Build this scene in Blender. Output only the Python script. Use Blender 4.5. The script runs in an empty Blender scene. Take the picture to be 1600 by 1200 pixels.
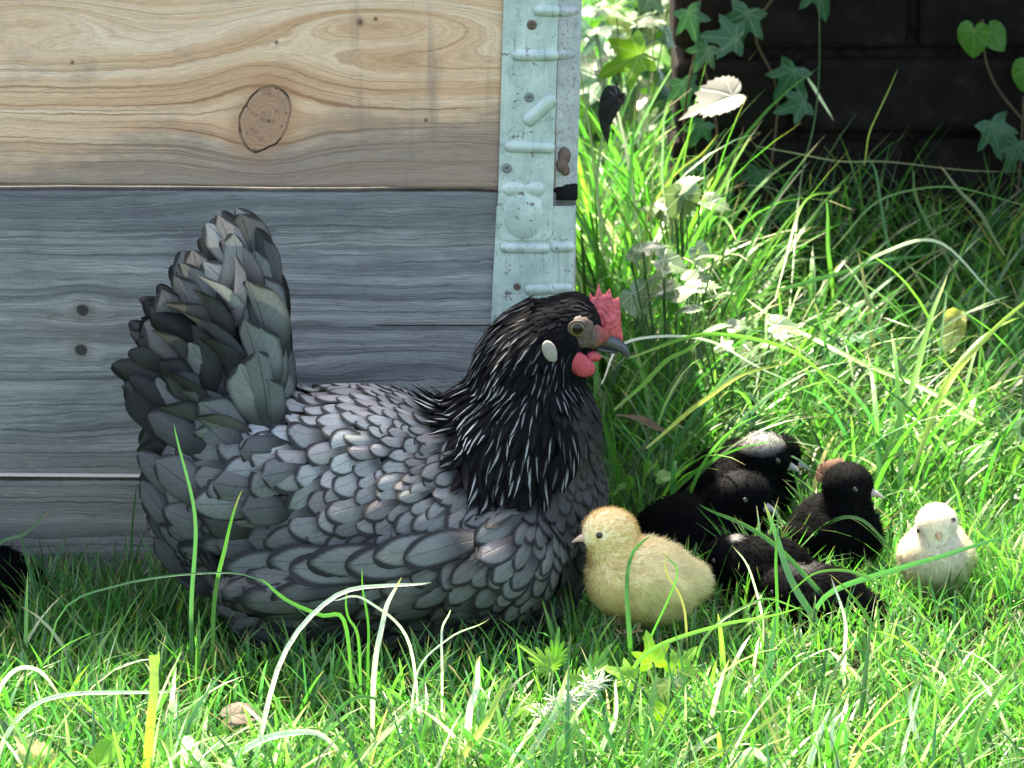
import bpy, bmesh, math, random
import numpy as np
from mathutils import Vector, Matrix, Euler
from mathutils.bvhtree import BVHTree
random.seed(7); RNG = np.random.default_rng(7)
S = bpy.context.scene; COL = S.collection
R = math.radians

# ---------------------------------------------------------------- camera, sky, sun, exposure
PITCH, DIST, FPX, ZC = R(14), 2.6, 5900.0, 0.163
CAM = Vector((0, -DIST*math.cos(PITCH), ZC + DIST*math.sin(PITCH)))
cd = bpy.data.cameras.new('camera'); cam = bpy.data.objects.new('camera', cd); COL.objects.link(cam)
cam.location = CAM; cam.rotation_euler = (R(90)-PITCH, 0, 0)
cd.sensor_width = 36; cd.lens = 36*FPX/1600; cd.clip_start = .05; cd.clip_end = 400
cd.dof.use_dof = True; cd.dof.focus_distance = 2.40; cd.dof.aperture_fstop = 26
S.camera = cam
SUN_EL, SUN_AZ = R(59), R(-24)          # azimuth from +Y, positive to the right
w = bpy.data.worlds.new('World'); S.world = w; w.use_nodes = True
nt = w.node_tree; bgn = nt.nodes['Background']
sky = nt.nodes.new('ShaderNodeTexSky'); sky.sky_type = 'NISHITA'; sky.sun_disc = False
sky.sun_elevation = SUN_EL; sky.sun_rotation = SUN_AZ; sky.air_density = .75; sky.dust_density = 2.5; sky.ozone_density = .4
nt.links.new(sky.outputs[0], bgn.inputs[0]); bgn.inputs[1].default_value = 0.15
sl = bpy.data.lights.new('sun', 'SUN'); so = bpy.data.objects.new('sun', sl); COL.objects.link(so)
sl.energy = 4.5; sl.angle = R(0.6); sl.color = (1, .96, .88)
sv = Vector((math.sin(SUN_AZ)*math.cos(SUN_EL), math.cos(SUN_AZ)*math.cos(SUN_EL), math.sin(SUN_EL)))
so.rotation_euler = sv.to_track_quat('Z', 'Y').to_euler()
S.view_settings.view_transform = 'Standard'; S.view_settings.look = 'None'
S.view_settings.exposure = 2.42
if hasattr(S.view_settings, 'use_white_balance'):
    S.view_settings.use_white_balance = True; S.view_settings.white_balance_temperature = 7700; S.view_settings.white_balance_tint = 10; S.view_settings.gamma = 1
S.render.engine = 'CYCLES'
S.cycles.max_bounces = 8; S.cycles.transmission_bounces = 6; S.cycles.transparent_max_bounces = 8

FWD = Vector((0, math.cos(PITCH), -math.sin(PITCH))); UP = Vector((0, math.sin(PITCH), math.cos(PITCH)))
def at(px, py, Y):
    """point of the place at depth Y seen at photograph position px, py"""
    d = FWD + Vector((1, 0, 0))*((px-800)/FPX) + UP*((600-py)/FPX)
    return CAM + d*((Y-CAM.y)/d.y)

# ---------------------------------------------------------------- mesh and material helpers
def mesh_from(name, V, F, mat=None, attrs=None, smooth=True, normals=None):
    V = np.asarray(V, dtype=np.float32)
    me = bpy.data.meshes.new(name)
    if isinstance(F, np.ndarray):
        n, k = F.shape
        me.vertices.add(len(V)); me.vertices.foreach_set('co', V.ravel())
        me.loops.add(n*k); me.loops.foreach_set('vertex_index', F.astype(np.int32).ravel())
        me.polygons.add(n); me.polygons.foreach_set('loop_start', np.arange(0, n*k, k, dtype=np.int32))
        me.polygons.foreach_set('loop_total', np.full(n, k, dtype=np.int32))
        me.update(calc_edges=True)
    else:
        me.from_pydata([tuple(v) for v in V], [], F)
    me.polygons.foreach_set('use_smooth', np.full(len(me.polygons), smooth))
    for an, arr in (attrs or {}).items():
        arr = np.asarray(arr, dtype=np.float32)
        if arr.shape[1] == 3 and an != 'luv':
            arr = np.hstack([arr, np.ones((len(arr), 1), np.float32)])
        if arr.shape[1] == 4:
            a = me.attributes.new(an, 'FLOAT_COLOR', 'POINT'); a.data.foreach_set('color', arr.ravel())
        else:
            a = me.attributes.new(an, 'FLOAT_VECTOR', 'POINT'); a.data.foreach_set('vector', arr.ravel())
    if mat: me.materials.append(mat)
    if normals is not None:
        me.normals_split_custom_set_from_vertices(np.asarray(normals, dtype=np.float32).tolist())
    me.update()
    return me
def part(name, V, F, mat, parent=None, attrs=None, smooth=True, local=False, normals=None, label=None, kind=None):
    V = np.asarray(V, dtype=np.float64)
    if parent is not None and not local:
        L = PLOC[parent.name]
        V = V - np.array(L)
    o = bpy.data.objects.new(name, mesh_from(name, V, F, mat, attrs, smooth, normals)); COL.objects.link(o)
    if parent is not None: o.parent = parent
    PLOC[o.name] = PLOC[parent.name] if parent is not None else Vector((0, 0, 0))
    if label: o['label'] = label
    if kind: o['kind'] = kind
    return o
PLOC = {}
def thing(name, label, cat, loc=(0, 0, 0), group=None, rotz=0):
    o = bpy.data.objects.new(name, None); COL.objects.link(o); o.location = loc; o.rotation_euler = (0, 0, rotz)
    o.empty_display_size = .02
    o['label'] = label; o['category'] = cat
    if group: o['group'] = group
    PLOC[o.name] = Vector(loc)
    return o
def single(name, V, F, mat, label, cat, group=None, attrs=None, smooth=True, kind=None):
    V = np.asarray(V, dtype=np.float64); c = V.mean(0); c[2] = V[:, 2].min()
    o = bpy.data.objects.new(name, mesh_from(name, V-c, F, mat, attrs, smooth)); COL.objects.link(o); o.location = c
    if kind: o['kind'] = kind
    else:
        o['label'] = label; o['category'] = cat
        if group: o['group'] = group
    return o
def bm_arrays(bm):
    bm.verts.index_update()
    V = np.array([v.co[:] for v in bm.verts]); F = [tuple(v.index for v in f.verts) for f in bm.faces]
    return V, F
def bevel_box(x0, x1, y0, y1, z0, z1, bev=.002, seg=2, cutx=0, M=None):
    bm = bmesh.new(); bmesh.ops.create_cube(bm, size=1)
    bmesh.ops.scale(bm, vec=(x1-x0, y1-y0, z1-z0), verts=bm.verts)
    bmesh.ops.translate(bm, vec=((x0+x1)/2, (y0+y1)/2, (z0+z1)/2), verts=bm.verts)
    bmesh.ops.bevel(bm, geom=list(bm.edges), offset=bev, segments=seg, affect='EDGES', profile=.5)
    if M is not None: bmesh.ops.transform(bm, matrix=M, verts=bm.verts)
    r = bm_arrays(bm); bm.free(); return r
def join(*vf):
    Vs, Fs, off = [], [], 0
    for V, F in vf:
        Vs.append(np.asarray(V)); Fs += [tuple(int(i)+off for i in f) for f in F]; off += len(V)
    return np.vstack(Vs), Fs
def organic(blobs, voxel, smooth=4, extra=None):
    """one continuous surface from overlapping ellipsoids (centre, radii, rotation) and closed shapes"""
    bm = bmesh.new()
    for c, r, rot in blobs:
        M = Matrix.Translation(Vector(c)) @ rot.to_matrix().to_4x4() @ Matrix.Diagonal((r[0], r[1], r[2], 1))
        bmesh.ops.create_icosphere(bm, subdivisions=4, radius=1, matrix=M)
    for V, F in (extra or []):
        vs = [bm.verts.new(v) for v in V]
        for f in F: bm.faces.new([vs[i] for i in f])
    me = bpy.data.meshes.new('tmp'); bm.to_mesh(me); bm.free()
    o = bpy.data.objects.new('tmp', me); COL.objects.link(o)
    m = o.modifiers.new('r', 'REMESH'); m.mode = 'VOXEL'; m.voxel_size = voxel
    m = o.modifiers.new('s', 'SMOOTH'); m.factor = .5; m.iterations = smooth
    dg = bpy.context.evaluated_depsgraph_get(); ev = o.evaluated_get(dg); em = ev.to_mesh()
    V = np.empty(len(em.vertices)*3, np.float32); em.vertices.foreach_get('co', V); V = V.reshape(-1, 3)
    F = [tuple(p.vertices) for p in em.polygons]
    ev.to_mesh_clear(); bpy.data.objects.remove(o); bpy.data.meshes.remove(me)
    return V.astype(float), F
def poly_slab(pts, thick):
    """closed slab from an outline of 3-D points lying about the XZ plane, thick along Y"""
    n = len(pts); V = [(p[0], p[1]-thick/2, p[2]) for p in pts]+[(p[0], p[1]+thick/2, p[2]) for p in pts]
    bm = bmesh.new(); vs = [bm.verts.new(v) for v in V]
    f1 = bm.faces.new(vs[:n]); f2 = bm.faces.new(vs[n:][::-1])
    for i in range(n): bm.faces.new((vs[i], vs[i+n], vs[(i+1) % n+n], vs[(i+1) % n]))
    bmesh.ops.triangulate(bm, faces=[f1, f2]); bmesh.ops.recalc_face_normals(bm, faces=bm.faces)
    r = bm_arrays(bm); bm.free(); return r
def tube(points, radii, seg=6):
    P = [Vector(p) for p in points]; V, F = [], []
    for i, p in enumerate(P):
        d = (P[min(i+1, len(P)-1)]-P[max(i-1, 0)]).normalized()
        a = d.cross(Vector((.3, 1, .2))).normalized(); b = d.cross(a)
        for k in range(seg):
            t = 2*math.pi*k/seg; V.append(p+(a*math.cos(t)+b*math.sin(t))*radii[i])
    for i in range(len(P)-1):
        for k in range(seg):
            F.append((i*seg+k, i*seg+(k+1) % seg, (i+1)*seg+(k+1) % seg, (i+1)*seg+k))
    F.append(tuple(range(seg))[::-1]); F.append(tuple(range((len(P)-1)*seg, len(P)*seg)))
    return np.array([v[:] for v in V]), F
def spline(pts, n):
    """Catmull-Rom resample of a list of tuples"""
    P = np.array(pts, float); P = np.vstack([2*P[0]-P[1], P, 2*P[-1]-P[-2]]); out = []
    m = len(P)-3
    for s in np.linspace(0, m-1e-6, n):
        i = int(s); t = s-i; a, b, c, d = P[i], P[i+1], P[i+2], P[i+3]
        out.append(.5*((2*b)+(-a+c)*t+(2*a-5*b+4*c-d)*t*t+(-a+3*b-3*c+d)*t**3))
    return np.array(out)

class NG:
    """small wrapper for writing node maths"""
    def __init__(s, name, rough=.7, spec=.3):
        s.mat = bpy.data.materials.new(name); s.mat.use_nodes = True; s.t = s.mat.node_tree
        s.b = s.t.nodes['Principled BSDF']; s.out = s.t.nodes['Material Output']
        s.b.inputs['Roughness'].default_value = rough; s.b.inputs['Specular IOR Level'].default_value = spec
    def n(s, typ, **kw):
        x = s.t.nodes.new(typ)
        for k, v in kw.items(): setattr(x, k, v)
        return x
    def put(s, sock, v):
        if isinstance(v, bpy.types.NodeSocket): s.t.links.new(v, sock)
        elif isinstance(v, (int, float)) and sock.type in ('RGBA',): sock.default_value = (v, v, v, 1)
        elif isinstance(v, tuple) and sock.type == 'RGBA' and len(v) == 3: sock.default_value = (*v, 1)
        else: sock.default_value = v
    def m(s, op, a, b=0.0, c=0.0, clamp=False):
        x = s.n('ShaderNodeMath', operation=op, use_clamp=clamp)
        s.put(x.inputs[0], a); s.put(x.inputs[1], b); s.put(x.inputs[2], c); return x.outputs[0]
    def add(s, a, b): return s.m('ADD', a, b)
    def sub(s, a, b): return s.m('SUBTRACT', a, b)
    def mul(s, a, b): return s.m('MULTIPLY', a, b)
    def gauss(s, x, cx, sx_, y=None, cy=0, sy_=1):
        e = s.m('POWER', s.m('ABSOLUTE', s.mul(s.sub(x, cx), 1/sx_)), 2)
        if y is not None: e = s.add(e, s.m('POWER', s.m('ABSOLUTE', s.mul(s.sub(y, cy), 1/sy_)), 2))
        return s.m('EXPONENT', s.mul(e, -1))
    def step(s, x, a, b):
        k = s.n('ShaderNodeMapRange', interpolation_type='SMOOTHSTEP'); s.put(k.inputs[0], x)
        k.inputs[1].default_value = a; k.inputs[2].default_value = b; return k.outputs[0]
    def vec(s, x, y, z=0.0):
        k = s.n('ShaderNodeCombineXYZ'); s.put(k.inputs[0], x); s.put(k.inputs[1], y); s.put(k.inputs[2], z); return k.outputs[0]
    def noise(s, v, scale=1.0, detail=3, rough=.5, dist=0.0):
        k = s.n('ShaderNodeTexNoise'); s.put(k.inputs['Vector'], v); k.inputs['Scale'].default_value = scale
        k.inputs['Detail'].default_value = detail; k.inputs['Roughness'].default_value = rough; k.inputs['Distortion'].default_value = dist
        return k.outputs[0]
    def mix(s, f, a, b, mode='MIX'):
        k = s.n('ShaderNodeMix', data_type='RGBA', blend_type=mode)
        s.put(k.inputs[0], f); s.put(k.inputs[6], a); s.put(k.inputs[7], b); return k.outputs[2]
    def ramp(s, f, stops):
        k = s.n('ShaderNodeValToRGB'); s.put(k.inputs[0], f); e = k.color_ramp.elements
        while len(e) < len(stops): e.new(.5)
        for i, (p, c) in enumerate(stops): e[i].position = p; e[i].color = (*c, 1)
        return k.outputs[0]
    def attr(s, name): return s.n('ShaderNodeAttribute', attribute_name=name)
    def xyz(s, v):
        k = s.n('ShaderNodeSeparateXYZ'); s.t.links.new(v, k.inputs[0]); return k.outputs
    def pos(s): return s.n('ShaderNodeNewGeometry').outputs['Position']
    def objc(s): return s.n('ShaderNodeTexCoord').outputs['Object']
    def color(s, c): s.put(s.b.inputs['Base Color'], c)
    def bump(s, h, strength=.4, dist=.001):
        k = s.n('ShaderNodeBump'); k.inputs['Strength'].default_value = strength; k.inputs['Distance'].default_value = dist
        s.put(k.inputs['Height'], h); s.t.links.new(k.outputs[0], s.b.inputs['Normal']); return k.outputs[0]
    def translucent(s, col, fac):
        tr = s.n('ShaderNodeBsdfTranslucent'); s.put(tr.inputs[0], col); mx = s.n('ShaderNodeMixShader')
        s.put(mx.inputs[0], fac); s.t.links.new(s.b.outputs[0], mx.inputs[1]); s.t.links.new(tr.outputs[0], mx.inputs[2])
        s.t.links.new(mx.outputs[0], s.out.inputs[0])
def simple(name, col, rough=.6, spec=.3, var=.25, scale=300, bump=.2, bdist=.0006):
    g = NG(name, rough, spec); p = g.objc(); n = g.noise(p, scale, 4, .6)
    lo = tuple(c*(1-var) for c in col); hi = tuple(min(1, c*(1+var)) for c in col)
    g.color(g.ramp(n, [(.3, lo), (.7, hi)])); g.bump(n, bump, bdist); return g.mat

# ---------------------------------------------------------------- materials of timber
def wood(name, kind):
    g = NG(name, .75, .25); P = g.xyz(g.pos())
    sx = g.add(g.mul(P[0], 2270), 800); sy = g.sub(600, g.mul(g.sub(P[2], .163), 2202))
    pv = g.vec(sx, sy, g.mul(P[1], 2270))
    big = g.noise(g.vec(g.mul(sx, .0022), g.mul(sy, .008), 3.1), 1, 3)
    f = g.add(sy, g.mul(g.sub(big, .5), 34 if kind == 1 else 46))
    if kind == 1:
        f = g.sub(f, g.mul(g.mul(g.sub(sy, 193), 1.0), g.mul(g.gauss(sx, 420, 92, sy, 190, 78), .86)))
        f = g.add(f, g.mul(g.gauss(sx, 600, 210, sy, 45, 42), 95))
        f = g.add(f, g.mul(g.gauss(sx, 60, 160, sy, 40, 36), 62))
    elif kind == 2:
        f = g.sub(f, g.mul(g.sub(sy, 485), g.mul(g.gauss(sx, 130, 48, sy, 485, 26), .8)))
        f = g.sub(f, g.mul(g.sub(sy, 547), g.mul(g.gauss(sx, 128, 48, sy, 547, 24), .8)))
        f = g.add(f, g.mul(g.gauss(sx, 640, 120, sy, 560, 24), 16))
    f = g.add(f, g.mul(g.sub(g.noise(g.vec(g.mul(sx, .03), g.mul(sy, .05), 31), 1, 3, .6), .5), 7))
    l1 = g.noise(g.vec(g.mul(f, .155), g.mul(sx, .0012), 0), 1, 2, .55)
    l2 = g.noise(g.vec(g.mul(f, .6), g.mul(sx, .012), 7), 1, 3, .7)
    wide = g.noise(g.vec(g.mul(f, .045), g.mul(sx, .0012), 5), 1, 2)
    fib = g.noise(g.vec(g.mul(sy, .9), g.mul(sx, .05), 9), 1, 2, .7)
    grit = g.noise(pv, .5, 3, .8)
    wear = g.noise(g.vec(g.mul(sx, .006), g.mul(sy, .014), 2), 1, 4, .6)
    line = g.step(l1, .5, .68); fine = g.step(l2, .38, .66)
    if kind == 1:
        c = g.ramp(wide, [(.32, (.60, .40, .25)), (.48, (.74, .57, .41)), (.62, (.82, .70, .56))])
        low = g.step(g.add(sy, g.mul(wear, 60)), 110, 200)
        c = g.mix(g.mul(line, g.add(.3, g.mul(low, .45))), c, (.27, .15, .075))
        c = g.mix(g.mul(fine, .28), c, (.30, .20, .13))
        grey = g.m('MULTIPLY', g.step(g.add(sy, g.add(g.mul(sx, .10), g.mul(wear, 170))), 300, 390), .85)
        c = g.mix(grey, c, g.ramp(l2, [(.3, (.30, .27, .24)), (.7, (.17, .155, .145))]))
        vst = g.mul(g.step(g.noise(g.vec(g.mul(sx, .035), g.mul(sy, .003), 4), 1, 3, .6), .52, .72), g.step(sx, 470, 620))
        c = g.mix(g.mul(vst, .5), c, (.22, .20, .18))
        patch = g.step(g.noise(g.vec(g.mul(sx, .012), g.mul(sy, .012), 14), 1, 3), .58, .75)
        c = g.mix(g.mul(patch, .3), c, (.24, .21, .2))
        # knot: tilted oval with rings and a dark split rim
        dx = g.sub(sx, 420); dy = g.sub(sy, 193)
        u = g.add(g.mul(dx, .88), g.mul(dy, .47)); v = g.sub(g.mul(dy, .88), g.mul(dx, .47))
        r = g.m('SQRT', g.add(g.m('POWER', g.m('ABSOLUTE', g.mul(u, 1/36)), 2), g.m('POWER', g.m('ABSOLUTE', g.mul(v, 1/51)), 2)))
        r = g.add(r, g.mul(g.sub(g.noise(pv, .03, 3), .5), .28))
        ring = g.m('SINE', g.mul(r, 34))
        kc = g.mix(g.mul(g.step(ring, -.5, 1), .3), (.42, .29, .20), (.26, .17, .115)); kc = g.mix(g.step(g.noise(pv, .05, 4, .7), .5, .7), kc, (.24, .15, .10))
        kc = g.mix(g.step(g.noise(pv, .09, 3), .62, .74), kc, (.07, .05, .04))
        halo = g.mul(g.step(r, 1.75, 1.0), .45)
        c = g.mix(halo, c, (.36, .20, .10))
        c = g.mix(g.step(r, 1.02, .97), c, kc)
        rim = g.mul(g.step(g.m('ABSOLUTE', g.sub(r, 1.0)), .055, .02), g.add(.45, g.mul(g.step(g.noise(pv, .022, 2), .45, .6), .55)))
        c = g.mix(rim, c, (.035, .025, .02))
        k2 = g.gauss(sx, 568, 5, sy, 48, 6); c = g.mix(k2, c, (.09, .06, .05))
        for kx, ky in ((592, 43), (127, 108), (440, 78), (668, 195)): c = g.mix(g.gauss(sx, kx, 3, sy, ky, 3), c, (.06, .04, .03))
        h = g.sub(g.mul(l2, .5), g.add(g.mul(line, .4), rim))
    else:
        if kind == 2:
            c = g.ramp(wide, [(.3, (.17, .185, .19)), (.5, (.30, .325, .325)), (.66, (.44, .46, .45))])
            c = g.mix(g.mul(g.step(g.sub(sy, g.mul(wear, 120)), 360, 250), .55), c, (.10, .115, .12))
            c = g.mix(g.mul(g.step(g.add(sy, g.mul(wear, 60)), 700, 760), .5), c, (.17, .145, .12))
            c = g.mix(g.mul(g.step(wear, .5, .7), .4), c, (.16, .155, .19))
            c = g.mix(g.mul(g.gauss(sx, 110, 120, sy, 500, 40), .28), c, (.25, .20, .15))
        else:
            c = g.ramp(wide, [(.3, (.12, .125, .115)), (.5, (.20, .20, .185)), (.66, (.29, .285, .265))])
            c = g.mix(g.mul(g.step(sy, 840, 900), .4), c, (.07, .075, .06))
        c = g.mix(g.mul(line, .5), c, (.065, .075, .08))
        c = g.mix(g.mul(fine, .55), c, (.075, .085, .09))
        c = g.mix(g.mul(g.step(g.noise(g.vec(g.mul(f, .32), g.mul(sx, .03), 21), 1, 3, .7), .58, .74), .45), c, (.40, .43, .43))
        rim = 0.0
        if kind == 2:
            for kx, ky in ((132, 485), (128, 547)):
                rr = g.m('SQRT', g.add(g.m('POWER', g.m('ABSOLUTE', g.mul(g.sub(sx, kx), 1/11)), 2), g.m('POWER', g.m('ABSOLUTE', g.mul(g.sub(sy, ky), 1/10)), 2)))
                rr = g.add(rr, g.mul(g.sub(g.noise(pv, .1, 2), .5), .5))
                c = g.mix(g.mul(g.step(rr, 2.6, 1), .35), c, (.15, .12, .10)); c = g.mix(g.step(rr, 1.1, .7), c, (.05, .045, .04))
            crack = g.mul(g.step(g.m('ABSOLUTE', g.sub(sy, g.add(509, g.mul(g.sub(big, .5), 8)))), 1.7, .7), g.step(sx, 575, 600))
            c = g.mix(crack, c, (.03, .03, .03)); rim = crack
        h = g.sub(g.mul(l2, .7), g.add(g.mul(line, .5), rim))
    c = g.mix(1.0, c, (1.12, .97, .84) if kind == 1 else (1.03, 1.0, .94), 'MULTIPLY')
    c = g.mix(g.mul(g.step(fib, .35, .75), .45), c, g.mix(.5, c, (.05, .045, .04)))
    dirt = g.step(g.noise(g.vec(g.mul(sx, .02), g.mul(sy, .09), 44), 1, 5, .75), .54, .70)
    c = g.mix(g.mul(dirt, .16 if kind == 1 else .42), c, (.075, .075, .07))
    c = g.mix(g.mul(g.step(grit, .58, .72), .5), c, g.mix(.62, c, (.04, .035, .03)))
    g.color(c); g.bump(g.add(h, g.mul(fib, .4)), .6, .0012); return g.mat

def zinc_mat():
    g = NG('galvanised_green', .5, .5); p = g.pos(); P = g.xyz(p)
    n = g.noise(p, 60, 4, .6); st = g.noise(g.vec(g.mul(P[0], 90), g.mul(P[1], 90), g.mul(P[2], 14)), 1, 4, .65); sp = g.noise(p, 420, 3, .7)
    c = g.ramp(n, [(.3, (.33, .43, .39)), (.55, (.45, .56, .50)), (.75, (.56, .67, .60))])
    c = g.mix(g.mul(g.step(st, .48, .72), .45), c, (.62, .66, .64))
    c = g.mix(g.mul(g.step(sp, .60, .68), .6), c, (.13, .15, .14))
    run = g.noise(g.vec(g.mul(P[0], 260), 0.0, g.mul(P[2], 22)), 1, 4, .7)
    c = g.mix(g.mul(g.step(run, .55, .70), .45), c, (.17, .19, .17))
    c = g.mix(g.mul(g.step(g.noise(p, 70, 5, .75), .56, .68), .4), c, (.20, .22, .20))
    c = g.mix(g.mul(g.step(g.noise(p, 160, 4, .7), .61, .67), .85), c, (.10, .08, .065))
    g.color(c); g.b.inputs['Metallic'].default_value = .25; g.bump(g.add(n, g.mul(sp, .5)), .35, .0008); return g.mat
M_ZINC = zinc_mat()
def zinc2():
    g = NG('galvanised_worn', .55, .5); p = g.pos()
    n = g.noise(p, 110, 4, .7); sp = g.noise(p, 500, 3, .7)
    c = g.ramp(n, [(.3, (.30, .34, .33)), (.6, (.45, .49, .47)), (.78, (.58, .61, .58))])
    c = g.mix(g.mul(g.step(sp, .56, .66), .7), c, (.12, .13, .13))
    c = g.mix(g.step(g.noise(p, 90, 4, .75), .66, .72), c, (.07, .05, .045))
    g.color(c); g.b.inputs['Metallic'].default_value = .25; g.bump(g.add(n, sp), .4, .0008); return g.mat
M_ZINC2 = zinc2()
M_RUST = simple('rusty_steel', (.13, .085, .06), .6, .4, .5, 900, .5)
M_SCREW = simple('dull_screw', (.17, .19, .18), .45, .5, .4, 1200, .4)
M_WOODS = [wood('pale_spruce', 1), wood('grey_weathered_wood', 2), wood('dark_weathered_wood', 3)]
M_GAPLIGHT = simple('pale_gap_light', (.55, .50, .43), .8, .2, .1, 400, .2)
M_BLACK = simple('gap_shade_black', (.012, .012, .012), .9, .1)

# ---------------------------------------------------------------- setting: ground
def gz(x, y):
    x = np.asarray(x, float); y = np.asarray(y, float)
    z = .024/(1+np.exp(-(x-.05)/.02))*1.0/(1+np.exp(-(y+.30)/.05))/(1+np.exp((y-.0)/.025))
    z = z+.013*np.exp(-((x-.09)**2+(y+.20)**2)/(2*.045**2))+.004*np.sin(x*31+1.3)*np.sin(y*27+.4)+.003*np.sin(x*67+y*41)
    return z
def make_ground():
    xs = np.concatenate([-np.geomspace(120, 1.4, 16), np.linspace(-1.2, 1.6, 120), np.geomspace(1.8, 120, 16)])
    ys = np.concatenate([-np.geomspace(120, 1.6, 16), np.linspace(-1.4, 3.2, 180), np.geomspace(3.4, 160, 16)])
    X, Y = np.meshgrid(xs, ys); Z = gz(X, Y); nx, ny = len(xs), len(ys)
    V = np.stack([X.ravel(), Y.ravel(), Z.ravel()], 1)
    i = (np.arange(ny-1)[:, None]*nx+np.arange(nx-1)[None]).ravel()
    F = np.stack([i, i+1, i+nx+1, i+nx], 1)
    g = NG('soil_and_moss', .95, .1); p = g.pos(); n = g.noise(p, 30, 5, .7); n2 = g.noise(p, 220, 4, .7)
    c = g.ramp(n, [(.3, (.010, .012, .006)), (.5, (.016, .026, .009)), (.7, (.026, .022, .013))])
    far = g.step(g.m('ABSOLUTE', g.xyz(p)[1]), 1.5, 4.5)
    c = g.mix(far, c, g.ramp(n2, [(.35, (.02, .05, .01)), (.65, (.05, .10, .02))]))
    g.color(c); g.bump(g.add(n, n2), .8, .006)
    o = bpy.data.objects.new('ground', mesh_from('ground', V, F, g.mat)); COL.objects.link(o); o['kind'] = 'structure'
make_ground()

# ---------------------------------------------------------------- timber collars with sheet metal corner plates
T = .020
XC = .030                                   # right end of the front boards
def zpx(py): return .163+(600-py)/2202
def board(name, x0, x1, y0, y1, z0, z1, mat, parent, tilt=0.0, nx=60, seed=0):
    """a sawn board with eased, slightly uneven edges"""
    rs = np.random.default_rng(seed)
    alongx = (x1-x0) > (y1-y0); L = (x1-x0) if alongx else (y1-y0); Tt = (y1-y0) if alongx else (x1-x0); H = z1-z0
    b = .0022; prof = []
    for (cx, cz, a0) in ((Tt-b, H-b, 0), (b, H-b, 90), (b, b, 180), (Tt-b, b, 270)):
        for k in range(4):
            a = R(a0+k*30); prof.append((cx+b*math.cos(a), cz+b*math.sin(a)))
    m = len(prof); V, F = [], []
    wob = np.convolve(rs.normal(0, 1, nx+12), np.ones(7)/7, 'same')[:nx+1]*.0011
    wob2 = np.convolve(rs.normal(0, 1, nx+12), np.ones(5)/5, 'same')[:nx+1]*.0007
    for i in range(nx+1):
        s = L*i/nx
        for (pt, pz) in prof:
            e = wob[i] if pz > H/2 else wob2[i]
            px_, py_ = (x0+s, y0+pt) if alongx else (x0+pt, y0+s)
            V.append((px_, py_, z0+pz+e+tilt*(px_-XC)))
    for i in range(nx):
        for k in range(m):
            a = i*m+k; bq = i*m+(k+1) % m; q = (a, bq, bq+m, a+m)
            F.append(q if not alongx else q[::-1])
    F.append(tuple(range(m))); F.append(tuple(range(nx*m, nx*m+m))[::-1])
    bm = bmesh.new(); vs = [bm.verts.new(v) for v in V]
    for f in F: bm.faces.new([vs[i] for i in f])
    bmesh.ops.recalc_face_normals(bm, faces=bm.faces); V, F = bm_arrays(bm); bm.free()
    return part(name, V, F, mat, parent, smooth=False)
def capsule(p, q, r, sq=.65, axis=1):
    """pressed bead from p to q, flattened along y"""
    p, q = Vector(p), Vector(q); d = q-p; L = d.length; n = 16; V, F = [], []
    rings = []
    for i in range(n+1):
        t = i/n; s = -r+(L+2*r)*(.5-.5*math.cos(math.pi*t)); e = 0
        if s < 0: e = -s
        if s > L: e = s-L
        rad = math.sqrt(max(r*r-e*e, 1e-10)); rings.append((s, rad))
    dn = d.normalized(); a = Vector((0, 1, 0)); b = dn.cross(a).normalized(); m = 12
    for s, rad in rings:
        for k in range(m):
            t = 2*math.pi*k/m; V.append(p+dn*s+a*(rad*sq*math.sin(t))+b*(rad*math.cos(t)))
    for i in range(n):
        for k in range(m): F.append((i*m+k, i*m+(k+1) % m, (i+1)*m+(k+1) % m, (i+1)*m+k))
    return np.array([v[:] for v in V]), F
def screw(px, py, Y, parent, mat=M_SCREW, r=.0034):
    c = at(px, py, Y); V, F = [], []; m = 20
    prof = [(r*1.0, 0), (r*.95, -.0007), (r*.7, -.0013), (r*.38, -.0014), (r*.34, -.0004), (.0, -.0004)]
    for rr, yy in prof:
        for k in range(m):
            t = 2*math.pi*k/m; q = 1+(.35*math.cos(4*t) if 0 < rr < r*.36 else 0); V.append((c.x+rr*q*math.cos(t), c.y+yy, c.z+rr*q*math.sin(t)))
    for i in range(len(prof)-1):
        for k in range(m): F.append((i*m+k, i*m+(k+1) % m, (i+1)*m+(k+1) % m, (i+1)*m+k))
    return part('screw', V, F, mat, parent)
def plate(pts_px, Y, th, mat, parent, name='corner_plate', label=None, rot=0, pivot=None):
    """sheet metal cut to an outline, folded back by rot about a vertical edge"""
    P = [at(px, py, Y) for px, py in pts_px]
    V, F = poly_slab([(p.x, p.y, p.z) for p in P], th)
    if rot:
        for i in range(len(V)):
            dx = V[i][0]-pivot; dy = V[i][1]-Y
            V[i] = (pivot+dx*math.cos(rot)-dy*math.sin(rot), Y+dx*math.sin(rot)+dy*math.cos(rot), V[i][2])
    return part(name, V, F, mat, parent, smooth=False, label=label)
def rcorner(x0, y0, x1, y1, r, skew=0, corners='bl br'):
    """outline with rounded lower corners (picture coordinates), skewed like the photo's plates"""
    pts = [(x0, y0), (x1, y0)]
    for k in range(6):
        a = math.pi/2*k/5; pts.append((x1-r+r*math.cos(a), y1-r+r*math.sin(a)))
    for k in range(6):
        a = math.pi/2+math.pi/2*k/5; pts.append((x0+r+r*math.cos(a), y1-r+r*math.sin(a)))
    return [(x-(y-0)*skew, y) for x, y in pts]

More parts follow.
